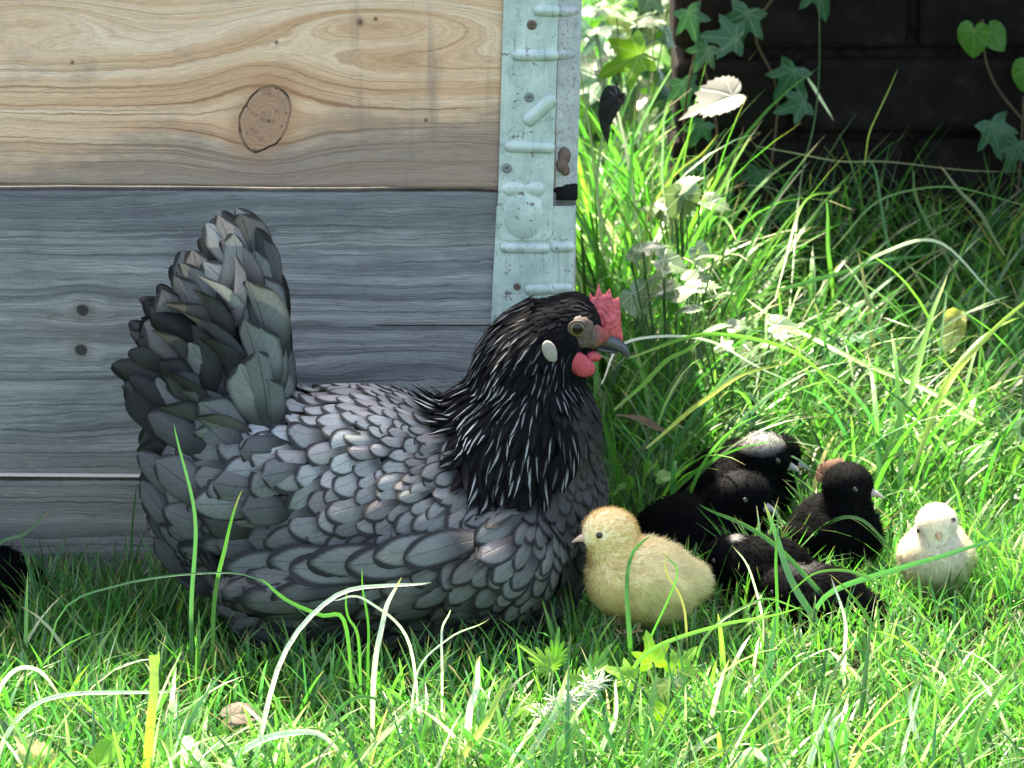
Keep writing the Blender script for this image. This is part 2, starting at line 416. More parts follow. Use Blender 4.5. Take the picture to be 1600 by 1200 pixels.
SK = .045
collar_info = [
 ('top timber frame of the stack with pale honey coloured boards and one big oval knot', zpx(299), zpx(299)+.195, 0, 0),
 ('middle timber frame of the stack with blue grey weathered boards behind the hen tail', zpx(750), zpx(308)+.0005, 1, 0),
 ('lowest timber frame of the stack with dark weathered boards standing in the grass', -.03, zpx(757)+.001, 2, -.0055)]
collars = []
for label, z0, z1, mi, dy in collar_info:
    c = thing('timber_frame', label, 'timber frame', (0, 0, z0), 'stacked timber frames of the raised box')
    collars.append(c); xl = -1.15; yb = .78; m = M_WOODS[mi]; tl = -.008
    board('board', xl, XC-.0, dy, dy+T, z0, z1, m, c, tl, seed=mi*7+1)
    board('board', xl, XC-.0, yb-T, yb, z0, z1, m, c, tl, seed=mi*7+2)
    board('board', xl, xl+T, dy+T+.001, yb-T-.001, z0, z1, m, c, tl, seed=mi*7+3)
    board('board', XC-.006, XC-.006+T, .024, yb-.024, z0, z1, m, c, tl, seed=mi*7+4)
# pale top edge of the lowest front board, standing in for light through the joint
c = collars[2]
V, F = bevel_box(-1.15, -.222, -.0060, -.0005, zpx(757)+.0035, zpx(757)+.0052, .0006, 1)
V[:, 2] -= .008*(V[:, 0]-XC); part('gap_light_edge', V, F, M_GAPLIGHT, c, smooth=False, label='pale top edge of the board, light through the joint put into its colour')
# metal on the top frame
c = collars[0]; Yp = -.0022
P1 = plate(rcorner(787, -60, 873, 375, 14, .028), Yp, .0016, M_ZINC, c, label='pale green front leaf with rounded lower end')
for (x0, y0, x1, y1, r) in ((842, 16, 866, 17, .0042), (808, 86, 864, 86, .0042), (828, 186, 858, 158, .0052), (797, 229, 858, 231, .0042)):
    V, F = capsule(at(x0, y0, Yp-.0006), at(x1, y1, Yp-.0006), r); part('bead', V, F, M_ZINC, P1)
V, F = organic([(at(818, 335, Yp+.001), (.0155, .0042, .019), Euler((0, 0, 0))), (at(803, 295, Yp+.001), (.010, .0035, .006), Euler((0, 0, 0))), (at(836, 295, Yp+.001), (.009, .0035, .006), Euler((0, 0, 0)))], .0009, 3)
part('bead', V, F, M_ZINC, P1, label='broad pressed hump near the rounded end')
screw(831, 39, Yp-.001, c, M_RUST); screw(827, 152, Yp-.001, c); screw(792, 263, Yp-.001, c)
P2 = plate([(875, -60), (917, -60), (907, 292), (866, 292)], Yp+.0030, .0014, M_ZINC2, c, label='worn side leaf folded back round the corner', rot=R(30), pivot=at(868, 100, Yp).x)
for y0 in (18, 86, 227):
    V, F = capsule(at(880-y0*.03, y0, Yp+.0055), at(902-y0*.03, y0, Yp+.0125), .0040); part('bead', V, F, M_ZINC2, P2)
V, F = organic([(at(882, 243, Yp+.004), (.0045, .003, .006), Euler((0, 0, 0))), (at(878, 258, Yp+.003), (.004, .003, .005), Euler((0, 0, 0))), (at(884, 266, Yp+.004), (.003, .003, .004), Euler((0, 0, 0)))], .0008, 1)
part('bolt', V, F, M_RUST, c, label='rusted bolt lump at the fold')
# the middle frame's metal
c = collars[1]; Yq = -.0003+.0
P3 = plate([(776, 322), (898, 322), (893, 560), (764, 560)], Yq-.0008, .0014, M_ZINC, c, label='pale green lower plate ending behind the hen head')
for (x0, y0, x1, y1) in ((790, 387, 852, 388), (868, 386, 890, 386), (828, 453, 850, 453), (864, 452, 886, 450)):
    V, F = capsule(at(x0, y0, Yq-.001), at(x1, y1, Yq-.001), .0040); part('bead', V, F, M_ZINC, P3)
P4 = plate([(894, 322), (902, 322), (897, 560), (889, 560)], Yq+.0006, .0014, M_ZINC2, c, rot=R(50), pivot=at(894, 400, Yq).x)
V, F = bevel_box(at(862, 300, 0).x, at(903, 300, 0).x, .003, .012, zpx(318), zpx(294), .001, 1); part('gap_shade', V, F, M_BLACK, c, label='black block painted as the shade in the hinge gap between the two plates')  # solid black block stands for the shade in the gap
screw(808, 448, Yq-.0015, c, M_RUST, .0026)

# ---------------------------------------------------------------- dark wall at the back
WY = .92
def back_wall():
    t = thing('brick_wall', 'dark grimy brick wall in deep shade behind the long grass', 'wall', (.9, WY, 0))
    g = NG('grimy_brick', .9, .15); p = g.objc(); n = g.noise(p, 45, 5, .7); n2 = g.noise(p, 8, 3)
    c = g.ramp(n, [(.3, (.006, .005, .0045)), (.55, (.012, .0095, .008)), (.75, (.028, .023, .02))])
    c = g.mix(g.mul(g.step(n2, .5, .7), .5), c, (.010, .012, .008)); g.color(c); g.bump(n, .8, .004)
    V, F = [], []; rs = np.random.default_rng(4)
    bh, bl = .066, .225; vf = []
    for j in range(15):
        x = .150+(0 if j % 2 else -.0)+(rs.uniform(-.003, .003)); k = 0
        while x < 2.6:
            L = (.105 if (k == 0 and j % 2) else .215); 
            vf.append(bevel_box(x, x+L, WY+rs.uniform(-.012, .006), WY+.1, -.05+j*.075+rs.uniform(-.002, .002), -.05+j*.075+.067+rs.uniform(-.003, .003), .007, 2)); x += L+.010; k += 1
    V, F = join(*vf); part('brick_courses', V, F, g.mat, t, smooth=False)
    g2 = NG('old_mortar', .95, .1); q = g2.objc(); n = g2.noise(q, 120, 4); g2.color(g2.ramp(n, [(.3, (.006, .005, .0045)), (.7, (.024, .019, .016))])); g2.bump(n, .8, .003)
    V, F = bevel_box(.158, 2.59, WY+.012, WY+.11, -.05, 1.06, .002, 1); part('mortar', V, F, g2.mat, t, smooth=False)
back_wall()

# ---------------------------------------------------------------- grass
def blade_mat(name, fac=.42, rough=.33, spec=.6):
    g = NG(name, rough, spec); a = g.attr('tint'); uvw = g.xyz(g.attr('luv').outputs['Vector'])
    streak = g.noise(g.vec(g.mul(uvw[0], 5), g.mul(uvw[1], .6), g.mul(uvw[2], 50)), 1, 2)
    c = g.mix(g.mul(g.step(streak, .4, .7), .35), a.outputs['Color'], g.mix(.5, a.outputs['Color'], (.5, .6, .35), 'MIX'))
    c = g.mix(g.mul(g.step(uvw[1], .22, 0), .5), c, (.30, .33, .14))
    c = g.mix(g.mul(g.mul(g.step(uvw[1], .84, .97), g.step(uvw[2], .45, .6)), .8), c, (.34, .25, .11))
    c = g.mix(g.mul(g.step(g.noise(g.pos(), 260, 3, .7), .60, .68), .55), c, (.26, .24, .10))
    g.bump(g.m('SINE', g.mul(uvw[0], 14)), .25, .0003)
    g.color(c); tc = g.mix(1.0, c, (.95, 1.35, .75), 'MULTIPLY'); g.translucent(tc, fac); return g.mat
M_GRASS = blade_mat('grass_blade')
def blades(base, length, width, az, lean0, curl, face, tint, seg=5, taper=1.0):
    N = len(base); t = np.linspace(0, 1, seg+1)
    ang = lean0[:, None]+curl[:, None]*t[None]**1.3           # angle from vertical
    dl = length[:, None]/seg
    hor = np.sin(ang)*dl; ver = np.cos(ang)*dl
    H = np.concatenate([np.zeros((N, 1)), np.cumsum(hor[:, :-1], 1)], 1); Z = np.concatenate([np.zeros((N, 1)), np.cumsum(ver[:, :-1], 1)], 1)
    cx, sx = np.cos(az), np.sin(az)
    P = np.stack([base[:, 0:1]+H*cx[:, None], base[:, 1:2]+H*sx[:, None], base[:, 2:3]+Z], 2)
    fx, fy = np.cos(face), np.sin(face)
    prof = np.minimum(1, .55+1.6*t)*np.sqrt(np.clip(1-t**(2.2*taper), 0, 1))*.5; prof[-1] = .03
    off = width[:, None]*prof[None]
    tw = face[:, None]+t[None]*RNG.uniform(-1.2, 1.2, N)[:, None]
    D = np.stack([np.cos(tw)*off, np.sin(tw)*off, off*.0], 2)
    V = np.stack([P-D, P+D], 2).reshape(-1, 3)
    luv = np.zeros((N, seg+1, 2, 3)); luv[..., 0, 0] = -1; luv[..., 1, 0] = 1; luv[..., 1] = t[None, :, None]; luv[..., 2] = RNG.uniform(0, 1, N)[:, None, None]
    i0 = (np.arange(N)*(seg+1)*2)[:, None]+(np.arange(seg)*2)[None]
    F = np.stack([i0, i0+1, i0+3, i0+2], 2).reshape(-1, 4)
    T_ = np.repeat(tint, (seg+1)*2, axis=0)
    return V, F, T_, luv.reshape(-1, 3)
def tints(N, palette, weights):
    pal = np.array(palette); weights = list(weights)+[0]*(len(pal)-len(weights)); k = RNG.choice(len(pal), N, p=np.array(weights)/sum(weights)); c = pal[k]
    return np.clip(c*RNG.uniform(.72, 1.3, (N, 1))*RNG.uniform(.92, 1.08, (N, 3)), 0, .95)
PAL = [(.012, .075, .014), (.045, .22, .028), (.085, .32, .04), (.17, .42, .05), (.032, .17, .055), (.48, .52, .34), (.40, .34, .13), (.20, .155, .08)]
chick_spots = []           # filled below: (x, y, radius)
HEN_Y = -.122
def hp(px, py, dy=0.0): return at(px, py, HEN_Y)+Vector((0, dy, 0))
def allowed(x, y):
    ok = ~((x < XC+.035) & (y > -.012) & (y < .80))
    ok &= ~((x > .145) & (y > WY-.015))
    hx = (x-(-.085))/.120; hy = (y-HEN_Y-.004)/.052
    ok &= (hx**2+hy**2) > 1
    for cx, cy, r in chick_spots: ok &= ((x-cx)**2+(y-cy)**2) > r*r
    return ok
def grass_field():
    out = []
    def zone(N, x0, x1, y0, y1, hl, wl, leanr, curlr, pal, azbias=None, clump=0.0, hfun=None, cond=None, seg=4):
        x = RNG.uniform(x0, x1, N); y = RNG.uniform(y0, y1, N)
        dep = (y-CAM.y)
        ok = allowed(x, y) & (np.abs(x) < dep*.150+.05)
        if cond is not None: ok &= cond(x, y)
        x, y = x[ok], y[ok]; n = len(x)
        cl = np.sin(x*53+np.sin(y*37)*2)*np.sin(y*61+x*17)
        z = gz(x, y)-.002
        L = RNG.uniform(hl[0], hl[1], n)*(1+clump*cl)
        if hfun is not None: L = L*hfun(x, y)
        for cx, cy, r in chick_spots:          # trodden shorter right before each chick
            near = (np.abs(x-cx*(1+0*y)) < .035) & (y > cy-.13) & (y < cy+.01); L = np.where(near, np.minimum(L, .040), L)
        az = RNG.uniform(0, 2*math.pi, n)
        if azbias is not None:
            k = RNG.uniform(0, 1, n) < azbias[1]; az = np.where(k, azbias[0]+RNG.normal(0, .5, n), az)
        out.append(blades(np.stack([x, y, z], 1), L, RNG.uniform(wl[0], wl[1], n), az,
                          RNG.uniform(leanr[0], leanr[1], n), RNG.uniform(curlr[0], curlr[1], n), az+math.pi/2+RNG.normal(0, .7, n),
                          tints(n, PAL, pal), seg))
    def hshort(x, y):
        f = np.ones_like(x)
        inf = (x > -.26) & (x < .36) & (y > -.33) & (y < -.12); f[inf] = .72
        f[(x > -.22) & (x < .06) & (y > -.40) & (y <= -.20)] *= .85
        return f
    main = (2.5, 5, 4.5, 1.4, 3, .35, .12)
    zone(15000, -.48, .48, -.56, .0, (.032, .066), (.0013, .0028), (0, .7), (.1, 1.5), main, clump=.25, hfun=hshort)
    zone(6500, -.48, .48, -.56, -.26, (.045, .085), (.0016, .0036), (.1, .9), (.2, 1.5), main, clump=.3, hfun=hshort)
    zone(900, -.45, .45, -.52, -.20, (.06, .11), (.0022, .0046), (.1, .6), (.3, 1.6), (3, 4, 4, 2, 2, 2.0, .6), hfun=hshort, seg=7)
    zone(2600, -.48, -.10, -.13, -.012, (.035, .075), (.0011, .0022), (0, .5), (.1, 1.2), (5, 4, 1, .2, 5, .3, .1), seg=6)
    # right of the box, between the chicks and behind
    zone(900, -.26, .07, -.29, -.19, (.04, .075), (.0014, .0030), (.0, .5), (.2, 1.3), main, seg=7)
    zone(3200, .04, .50, .22, .60, (.03, .065), (.0014, .0030), (.1, .7), (.3, 1.4), (5, 5, 2.5, .8, 4, .5, .2), clump=.3)  # back-zone mixes lean dark, shade put into the blade colour
    zone(4600, .04, .50, -.02, .26, (.03, .065), (.0014, .0030), (.1, .7), (.3, 1.4), main, clump=.3)
    zone(4200, .05, .60, .16, .90, (.06, .13), (.0018, .0040), (.1, .7), (.4, 1.9), (4, 5, 3.5, 1.8, 3.5, .9, .2), (.5, .45), seg=8)
    zone(1500, .05, .62, .12, .90, (.11, .21), (.0024, .0052), (.1, .6), (.6, 1.7), (4, 5, 3.5, 1.8, 3.5, .9, .2), (.35, .45), seg=10)
    zone(900, .22, .62, -.10, .30, (.055, .10), (.0016, .0034), (.15, .7), (.4, 1.5), (3, 5, 5, 2.5, 1, .4, .1), (.5, .4), seg=8, cond=lambda x, y: x > .20+y*0)
    zone(5000, .02, .40, .80, 3.4, (.06, .14), (.0022, .0048), (0, .6), (.3, 1.7), (3, 4, 5, 4, 1, 1.5, .4), seg=6, cond=lambda x, y: x < .16+np.clip(y-.9, 0, 9)*.02)
    zone(650, .05, .20, .50, 1.15, (.12, .30), (.003, .0055), (0, .7), (.3, 2.0), (3, 4, 5, 4, 1, 1.5, .4), seg=10, cond=lambda x, y: x < .17)
    zone(800, .15, .62, .76, .905, (.10, .24), (.002, .0040), (.1, .6), (.4, 1.6), (8, 3, .6, .1, 4, .3, .2), (-1.5, .5), seg=8)
    dead = (0, 0, 0, 0, 0, .6, .6, 6)
    zone(3500, -.48, .48, -.56, .0, (.02, .055), (.0010, .0022), (.9, 1.5), (.1, .7), dead)
    zone(2500, .04, .60, .0, .9, (.03, .09), (.0012, .0028), (.8, 1.4), (.1, .7), dead)
    Vs, Fs, Ts, Us, off = [], [], [], [], 0
    for V, F, T_, U in out:
        Vs.append(V); Fs.append(F+off); Ts.append(T_); Us.append(U); off += len(V)
    return np.vstack(Vs), np.vstack(Fs), np.vstack(Ts), np.vstack(Us)

def ribbon(pts, wpx, tint, fold=.25, n=22, cut=False, twist=0.0, seed=0, rooted=True):
    """a hand placed blade: pts are (px, py, Y) picture positions with depths, wpx its width in photo pixels"""
    W3 = [at(p[0], p[1], p[2])[:] for p in pts]
    for _ in range(2):                        # root the blade in the ground below its first point
        g0 = float(gz(W3[0][0], W3[0][1]))
        if rooted and W3[0][2] > g0+.004 and len(W3) < len(pts)+1:
            d0 = W3[0][0]-W3[1][0]; W3 = [(W3[0][0]+max(-.012, min(.012, d0*.3)), W3[0][1]+.006, g0-.004)]+W3
    W3 = np.array(W3); C = spline(W3, n); V, U = [], []
    wm = wpx*.74/2350; L_ = np.linalg.norm(C[-1]-C[0]); q_ = np.linspace(0, 1, n)
    C[:, 0] += L_*.012*np.sin(q_*9+seed*3)*q_; C[:, 2] += L_*.010*np.sin(q_*13+seed*5)*q_
    for i in range(n):
        d = C[min(i+1, n-1)]-C[max(i-1, 0)]; d = d/np.linalg.norm(d); t = i/(n-1)
        view = np.array([0, 1.0, -.25]); s = np.cross(d, view); s = s/(np.linalg.norm(s)+1e-9); nn = np.cross(s, d)
        a = twist*t+.35*math.sin(seed+t*2); s2 = s*math.cos(a)+nn*math.sin(a); nn2 = np.cross(s2, d)
        pr = min(1, .5+1.8*t)*(1 if cut else math.sqrt(max(0, 1-t**2.6)))*.5*wm
        if i == n-1 and not cut: pr = wm*.02
        for k in (-1, 0, 1):
            V.append(C[i]+s2*pr*k+nn2*(fold*pr if k == 0 else 0)); U.append((k, t, seed*.137 % 1))
    F = [(i*3+k, i*3+k+1, i*3+k+4, i*3+k+3) for i in range(n-1) for k in (0, 1)]
    return np.array(V), F, np.tile(np.array(tint), (len(V), 1)), np.array(U)

LT = (.15, .38, .05); MG = (.06, .24, .035); DG = (.035, .14, .035); BL = (.05, .19, .07); WH = (.80, .83, .70); YE = (.40, .52, .08)
HERO = [  # (points, width, tint, label or None)
 ([(392, 1215, -.40), (440, 1030, -.36), (520, 938, -.34), (600, 912, -.33), (672, 912, -.33)], 10, WH, 'long cream grass blade arching in front of the hen belly'),
 ([(230, 1230, -.42), (236, 1120, -.42), (240, 1022, -.41)], 17, YE, 'thick yellow green blade with a cut top standing at the lower left'),
 ([(-10, 1110, -.38), (22, 1048, -.38), (60, 1050, -.37), (102, 1096, -.37)], 9, WH, 'pale blade bent like a hook at the left edge'),
 ([(348, 1210, -.44), (410, 1155, -.44), (490, 1145, -.43), (548, 1192, -.43)], 14, WH, 'wide white blade arching low at the bottom left of centre'),
 ([(300, 960, -.235), (301, 800, -.235), (277, 665, -.235)], 9, BL, 'tall upright blade standing against the hen rear feathers'),
 ([(335, 940, -.235), (352, 850, -.235), (381, 768, -.235)], 9, MG, 'shorter broad blade leaning right against the hen rear'),
 ([(585, 1040, -.36), (602, 960, -.35), (627, 903, -.35)], 11, WH, 'pale pointed blade crossing under the arching cream blade'),
 ([(1540, 665, .2), (1430, 600, .25), (1300, 545, .30), (1160, 462, .40)], 15, LT, 'long broad blade sloping down right through the shaded grass'),
 ([(1365, 760, .16), (1415, 630, .2), (1448, 530, .24), (1476, 425, .28)], 16, LT, 'tall bright blade leaning right above the white chick'),
 ([(1425, 740, .1), (1470, 620, .12), (1530, 540, .16), (1625, 450, .2)], 15, YE, 'yellow green blade bending out over the right edge'),
 ([(1290, 930, -.16), (1400, 892, -.18), (1480, 864, -.18), (1578, 840, -.18)], 13, BL, 'broad blade lying across the breast of the white chick'),
 ([(1255, 856, .0), (1300, 815, -.01), (1345, 812, -.02), (1385, 850, -.02), (1425, 900, -.02)], 9, MG, 'arched blade across the upright black chick'),
 ([(1310, 1020, -.16), (1250, 930, -.15), (1215, 850, -.14), (1196, 785, -.14)], 15, BL, 'broad blue green blade leaning left before the black chicks'),
 ([(1310, 960, -.14), (1230, 868, -.13), (1160, 822, -.12), (1096, 786, -.10)], 12, MG, 'broad blade sloping down right over the low black chicks'),
 ([(712, 1205, -.44), (762, 1120, -.42), (799, 1055, -.41)], 15, YE, 'yellow blade pointing up right in the middle foreground'),
 ([(733, 1120, -.40), (745, 1070, -.39), (752, 1024, -.39)], 14, WH, 'short silvery blade standing beside the yellow foreground blade'),
 ([(985, 1010, -.25), (978, 920, -.24), (988, 868, -.23), (1016, 840, -.23)], 10, MG, 'curved blade in front of the yellow chick'),
 ([(1150, 1215, -.45), (1166, 1180, -.45), (1185, 1176, -.45), (1205, 1205, -.45)], 18, WH, 'white looped blade tip at the bottom edge'),
 ([(1180, 228, .8), (1290, 248, .8), (1400, 256, .8), (1600, 268, .8)], 4, (.5, .5, .3), 'thin dry stem lying level before the dark wall'),
 ([(1262, 122, .78), (1280, 150, .78), (1302, 188, .78)], 10, (.75, .8, .6), 'short white blade hanging in front of the dark wall'),
 ([(1302, 470, .55), (1296, 400, .55), (1290, 310, .56)], 12, LT, 'bright upright blade against the dark wall foot'),
]
HX = [  # more hand placed blades that belong to the grass mass
 ([(90, 965, -.26), (190, 912, -.26), (330, 898, -.26), (410, 908, -.26), (500, 985, -.27)], 4, BL),
 ([(540, 980, -.3), (500, 962, -.3), (440, 930, -.3), (400, 905, -.3)], 9, MG), ([(640, 1010, -.33), (575, 940, -.33), (520, 935, -.33)], 6, WH),
 ([(1170, 470, .45), (1290, 432, .5), (1400, 405, .55), (1490, 388, .6)], 12, DG), ([(1225, 560, .5), (1250, 320, .7), (1268, 180, .75), (1288, -20, .8)], 5, DG),
 ([(1385, 480, .6), (1390, 400, .62), (1372, 290, .65), (1355, 240, .66)], 9, BL), ([(1500, 440, .6), (1440, 330, .66), (1422, 262, .7)], 12, DG), ([(1570, 400, .6), (1520, 320, .68), (1466, 258, .74)], 11, DG),
 ([(1300, 390, .6), (1380, 310, .62), (1480, 294, .62), (1640, 325, .62)], 6, MG), ([(1310, 440, .5), (1380, 395, .52), (1470, 380, .52), (1560, 470, .5)], 9, WH),
 ([(1350, 260, .7), (1362, 200, .7), (1404, 105, .72)], 4, YE), ([(1210, 470, .4), (1250, 330, .5), (1310, 290, .6)], 7, LT),
 ([(1040, 330, .5), (1035, 200, .8), (1100, 60, 1.1)], 6, MG), ([(960, 400, .4), (930, 250, .6), (990, 40, .9)], 9, LT), ([(1000, 420, .4), (1030, 300, .6), (1130, 210, .8)], 7, YE),
 ([(1215, 930, -.2), (1212, 850, -.2), (1216, 790, -.19)], 7, MG), ([(1190, 960, -.2), (1175, 900, -.2), (1142, 850, -.2)], 5, WH), ([(1010, 1010, -.27), (1060, 900, -.27), (1030, 860, -.27)], 5, MG),
 ([(1070, 960, -.24), (1045, 900, -.24), (1040, 870, -.24)], 5, (.3, .25, .1)), ([(1100, 1000, -.3), (1180, 940, -.28), (1260, 950, -.27)], 6, LT), ([(980, 560, -.05), (1120, 520, .1), (1250, 560, .15), (1340, 640, .15)], 9, LT),
 ([(960, 640, .05), (1050, 560, .15), (1100, 530, .25)], 11, LT), ([(1010, 700, 0), (1120, 610, .1), (1230, 560, .15)], 10, YE), ([(940, 600, .0), (985, 530, .1), (1130, 540, .2), (1230, 600, .2)], 7, WH),
 ([(1320, 1020, -.26), (1318, 960, -.26), (1300, 900, -.25)], 8, WH), ([(1440, 1180, -.4), (1420, 1100, -.38), (1440, 1060, -.37)], 10, (.4, .55, .4)), ([(1410, 1215, -.44), (1416, 1150, -.43), (1440, 1070, -.42)], 9, WH),
 ([(1260, 1215, -.44), (1280, 1150, -.43), (1296, 1105, -.42)], 13, WH), ([(1310, 1215, -.44), (1302, 1160, -.43), (1304, 1100, -.42)], 12, (.5, .62, .5)), ([(1500, 1220, -.44), (1540, 1110, -.42), (1610, 1020, -.4)], 14, LT),
 ([(1060, 1215, -.42), (1180, 1140, -.42), (1284, 1065, -.41)], 7, YE), ([(1000, 1030, -.3), (1120, 980, -.3), (1255, 948, -.28)], 9, LT), ([(1440, 960, -.2), (1350, 900, -.2), (1280, 892, -.2), (1230, 930, -.2)], 7, LT),
 ([(475, 1210, -.44), (520, 1120, -.42), (570, 1090, -.42), (640, 1120, -.42)], 9, MG), ([(820, 1190, -.42), (870, 1110, -.41), (890, 1040, -.41)], 12, (.35, .5, .3)), ([(930, 1200, -.43), (960, 1120, -.42), (965, 1062, -.42)], 10, WH),
 ([(560, 1200, -.42), (620, 1130, -.42), (680, 1080, -.41)], 9, (.45, .6, .4)), ([(0, 1170, -.42), (60, 1100, -.41), (180, 1080, -.41), (300, 1080, -.41)], 9, WH), ([(290, 1160, -.42), (310, 1180, -.43), (330, 1215, -.44)], 17, WH),
 ([(205, 960, -.08), (207, 880, -.08), (213, 745, -.08)], 7, DG), ([(60, 960, -.1), (45, 890, -.1), (35, 830, -.1)], 8, BL), ([(-10, 870, -.1), (40, 830, -.1), (82, 798, -.1)], 9, DG),
 ([(650, 1060, -.36), (700, 1000, -.34), (765, 965, -.33)], 4, WH), ([(690, 1050, -.34), (693, 980, -.33), (701, 955, -.33)], 5, WH), ([(560, 1010, -.3), (545, 960, -.3), (541, 915, -.3)], 6, MG), ([(575, 1030, -.3), (573, 960, -.3), (567, 885, -.3)], 6, MG),
]
# ---------------------------------------------------------------- feathers
def lace_mat(name, edge=(.008, .008, .010), rough=.6):
    g = NG(name, rough, .2); a = g.attr('tint'); U = g.xyz(g.attr('luv').outputs['Vector'])
    au = g.m('ABSOLUTE', U[0]); v = U[1]
    tip = g.m('MULTIPLY', g.sub(v, .55), 2.05)
    e = g.m('SQRT', g.add(g.m('POWER', au, 2), g.m('POWER', g.m('MAXIMUM', tip, 0.0), 2)))
    barb = g.noise(g.vec(g.mul(g.sub(v, g.mul(au, .35)), 26), g.mul(au, 1.2), g.mul(U[2], 91)), 1, 2, .6)
    nz = g.noise(g.pos(), 900, 3, .7)
    c = g.mix(g.mul(g.step(barb, .42, .66), .42), a.outputs['Color'], g.mix(.45, a.outputs['Color'], edge))
    c = g.mix(g.mul(g.step(nz, .45, .7), .3), c, g.mix(.5, a.outputs['Color'], edge))
    c = g.mix(g.mul(g.step(v, .6, .15), .75), c, edge)
    c = g.mix(g.mul(g.step(au, .06, .02), .3), c, edge)
    lace = g.step(g.add(e, g.mul(g.sub(barb, .5), .08)), .68, .92)
    c = g.mix(g.mul(lace, .92), c, edge)
    g.color(c); g.bump(g.add(barb, g.mul(g.step(au, .08, 0), .8)), .35, .0006)
    g.translucent(c, .08); return g.mat
def hackle_mat():
    g = NG('hackle_streaked', .9, .03); a = g.attr('tint'); U = g.xyz(g.attr('luv').outputs['Vector'])
    au = g.m('ABSOLUTE', U[0]); v = U[1]
    st = g.mul(g.mul(g.step(au, .27, .07), g.step(v, .25, .6)), g.step(v, .99, .90))
    n = g.noise(g.vec(g.mul(v, 7), g.mul(U[0], 5), g.mul(U[2], 70)), 1, 2)
    c = g.mix(g.mul(st, g.add(.35, g.mul(n, .9))), (.006, .006, .007), a.outputs['Color'])
    g.color(c); g.bump(n, .3, .0005); return g.mat
def tail_mat():
    g = NG('tail_feather', .6, .22); a = g.attr('tint'); U = g.xyz(g.attr('luv').outputs['Vector'])
    au = g.m('ABSOLUTE', U[0]); v = U[1]
    barb = g.noise(g.vec(g.mul(g.sub(v, g.mul(au, .3)), 34), g.mul(au, 1.0), g.mul(U[2], 91)), 1, 2, .6)
    nz = g.noise(g.pos(), 800, 3, .7)
    c = g.mix(g.mul(g.step(barb, .4, .66), .35), a.outputs['Color'], g.mix(.5, a.outputs['Color'], (.01, .01, .012)))
    c = g.mix(g.mul(g.step(nz, .45, .7), .25), c, (.02, .022, .024))
    c = g.mix(g.mul(g.step(au, .07, .02), .5), c, (.02, .022, .024))
    c = g.mix(g.mul(g.step(g.add(au, g.mul(g.step(v, .8, 1.0), .6)), .78, 1.1), .85), c, (.010, .010, .012))
    c = g.mix(g.mul(g.step(v, .62, .2), .8), c, (.010, .010, .012))  # dark edges and roots also paint the shade between feathers
    g.color(c); g.bump(g.add(barb, g.mul(g.step(au, .06, 0), .8)), .3, .0006); g.translucent(c, .10); return g.mat
M_LACE = lace_mat('laced_feather'); M_HACK = hackle_mat(); M_TAILF = tail_mat()
M_SKIN_F = simple('dark_underdown', (.008, .008, .009), .9, .1)
NU, NV = 4, 10
def fprofile(v, kind):
    if kind == 'lance': return math.sin(math.pi*min(1, v*.86+.10))**.75*(1-v**5)
    a = min(1, .45+v*1.5)
    if v > .62: a *= math.sqrt(max(0, 1-((v-.62)/.38)**2.3))
    return a
class Feathers:
    def __init__(s): s.V, s.F, s.T, s.U = [], [], [], []
    def grid(s, fn, tint, kind='round'):
        b = len(s.V); rid = random.random()
        for i in range(NV+1):
            v = i/NV; v = 1-(1-v)**1.8
            if i == NV: v = 1.0
            w_ = max(fprofile(v, kind), .03)
            for j in range(NU+1):
                u = -1+2*j/NU; s.V.append(fn(u*w_, v, u)); s.T.append(tint); s.U.append((u, v, rid))
        for i in range(NV):
            for j in range(NU):
                q = b+i*(NU+1)+j; s.F.append((q, q+1, q+NU+2, q+NU+1))
    def build(s, name, mat, parent, **k):
        return part(name, np.array(s.V), np.array(s.F), mat, parent, {'tint': np.array(s.T), 'luv': np.array(s.U)}, **k)

# ---------------------------------------------------------------- the hen
HS = (at(900, 600, HEN_Y).x-at(800, 600, HEN_Y).x)/100      # metres per photo pixel at the hen
def blob(px, py, rx, ry, lat, dy=0.0, rot=0.0):
    return (hp(px, py, dy), (rx*HS, lat, ry*HS*1.03), Euler((0, R(-rot), 0)))
HEN_BLOBS = [
 blob(610, 815, 295, 178, .084), blob(790, 790, 158, 195, .064), blob(828, 700, 108, 142, .058, rot=-8), blob(690, 925, 215, 100, .068),
 blob(690, 700, 130, 60, .055, rot=-12), blob(560, 690, 150, 80, .062),
 blob(824, 587, 77, 108, .040, rot=-18), blob(862, 528, 66, 60, .030), blob(893, 508, 48, 50, .0235), blob(922, 520, 22, 30, .015),
 blob(540, 935, 190, 80, .066), blob(430, 735, 160, 125, .070), blob(345, 790, 80, 105, .052), blob(360, 600, 50, 120, .026, rot=18),
]
for sgn in (-1, 1):
    HEN_BLOBS += [blob(765, 845, 120, 92, .040, sgn*.052, rot=12), blob(640, 858, 150, 62, .030, sgn*.062), blob(500, 872, 140, 34, .016, sgn*.072)]
for sgn in (-1, 1):
    HEN_BLOBS += [blob(898, 508, 33, 31, .0070, sgn*.0165), blob(905, 545, 24, 24, .012, sgn*.006)]
HV, HF = organic(HEN_BLOBS, .0038, 5)
hen = thing('hen', 'large blue laced hen with dark neck sitting broody in the grass before the timber box', 'hen', tuple(hp(620, 1060)))
hen.location.z = 0; PLOC[hen.name] = Vector(hen.location)
part('body', HV, HF, M_SKIN_F, hen)
bvh = BVHTree.FromPolygons([Vector(v) for v in HV], HF)
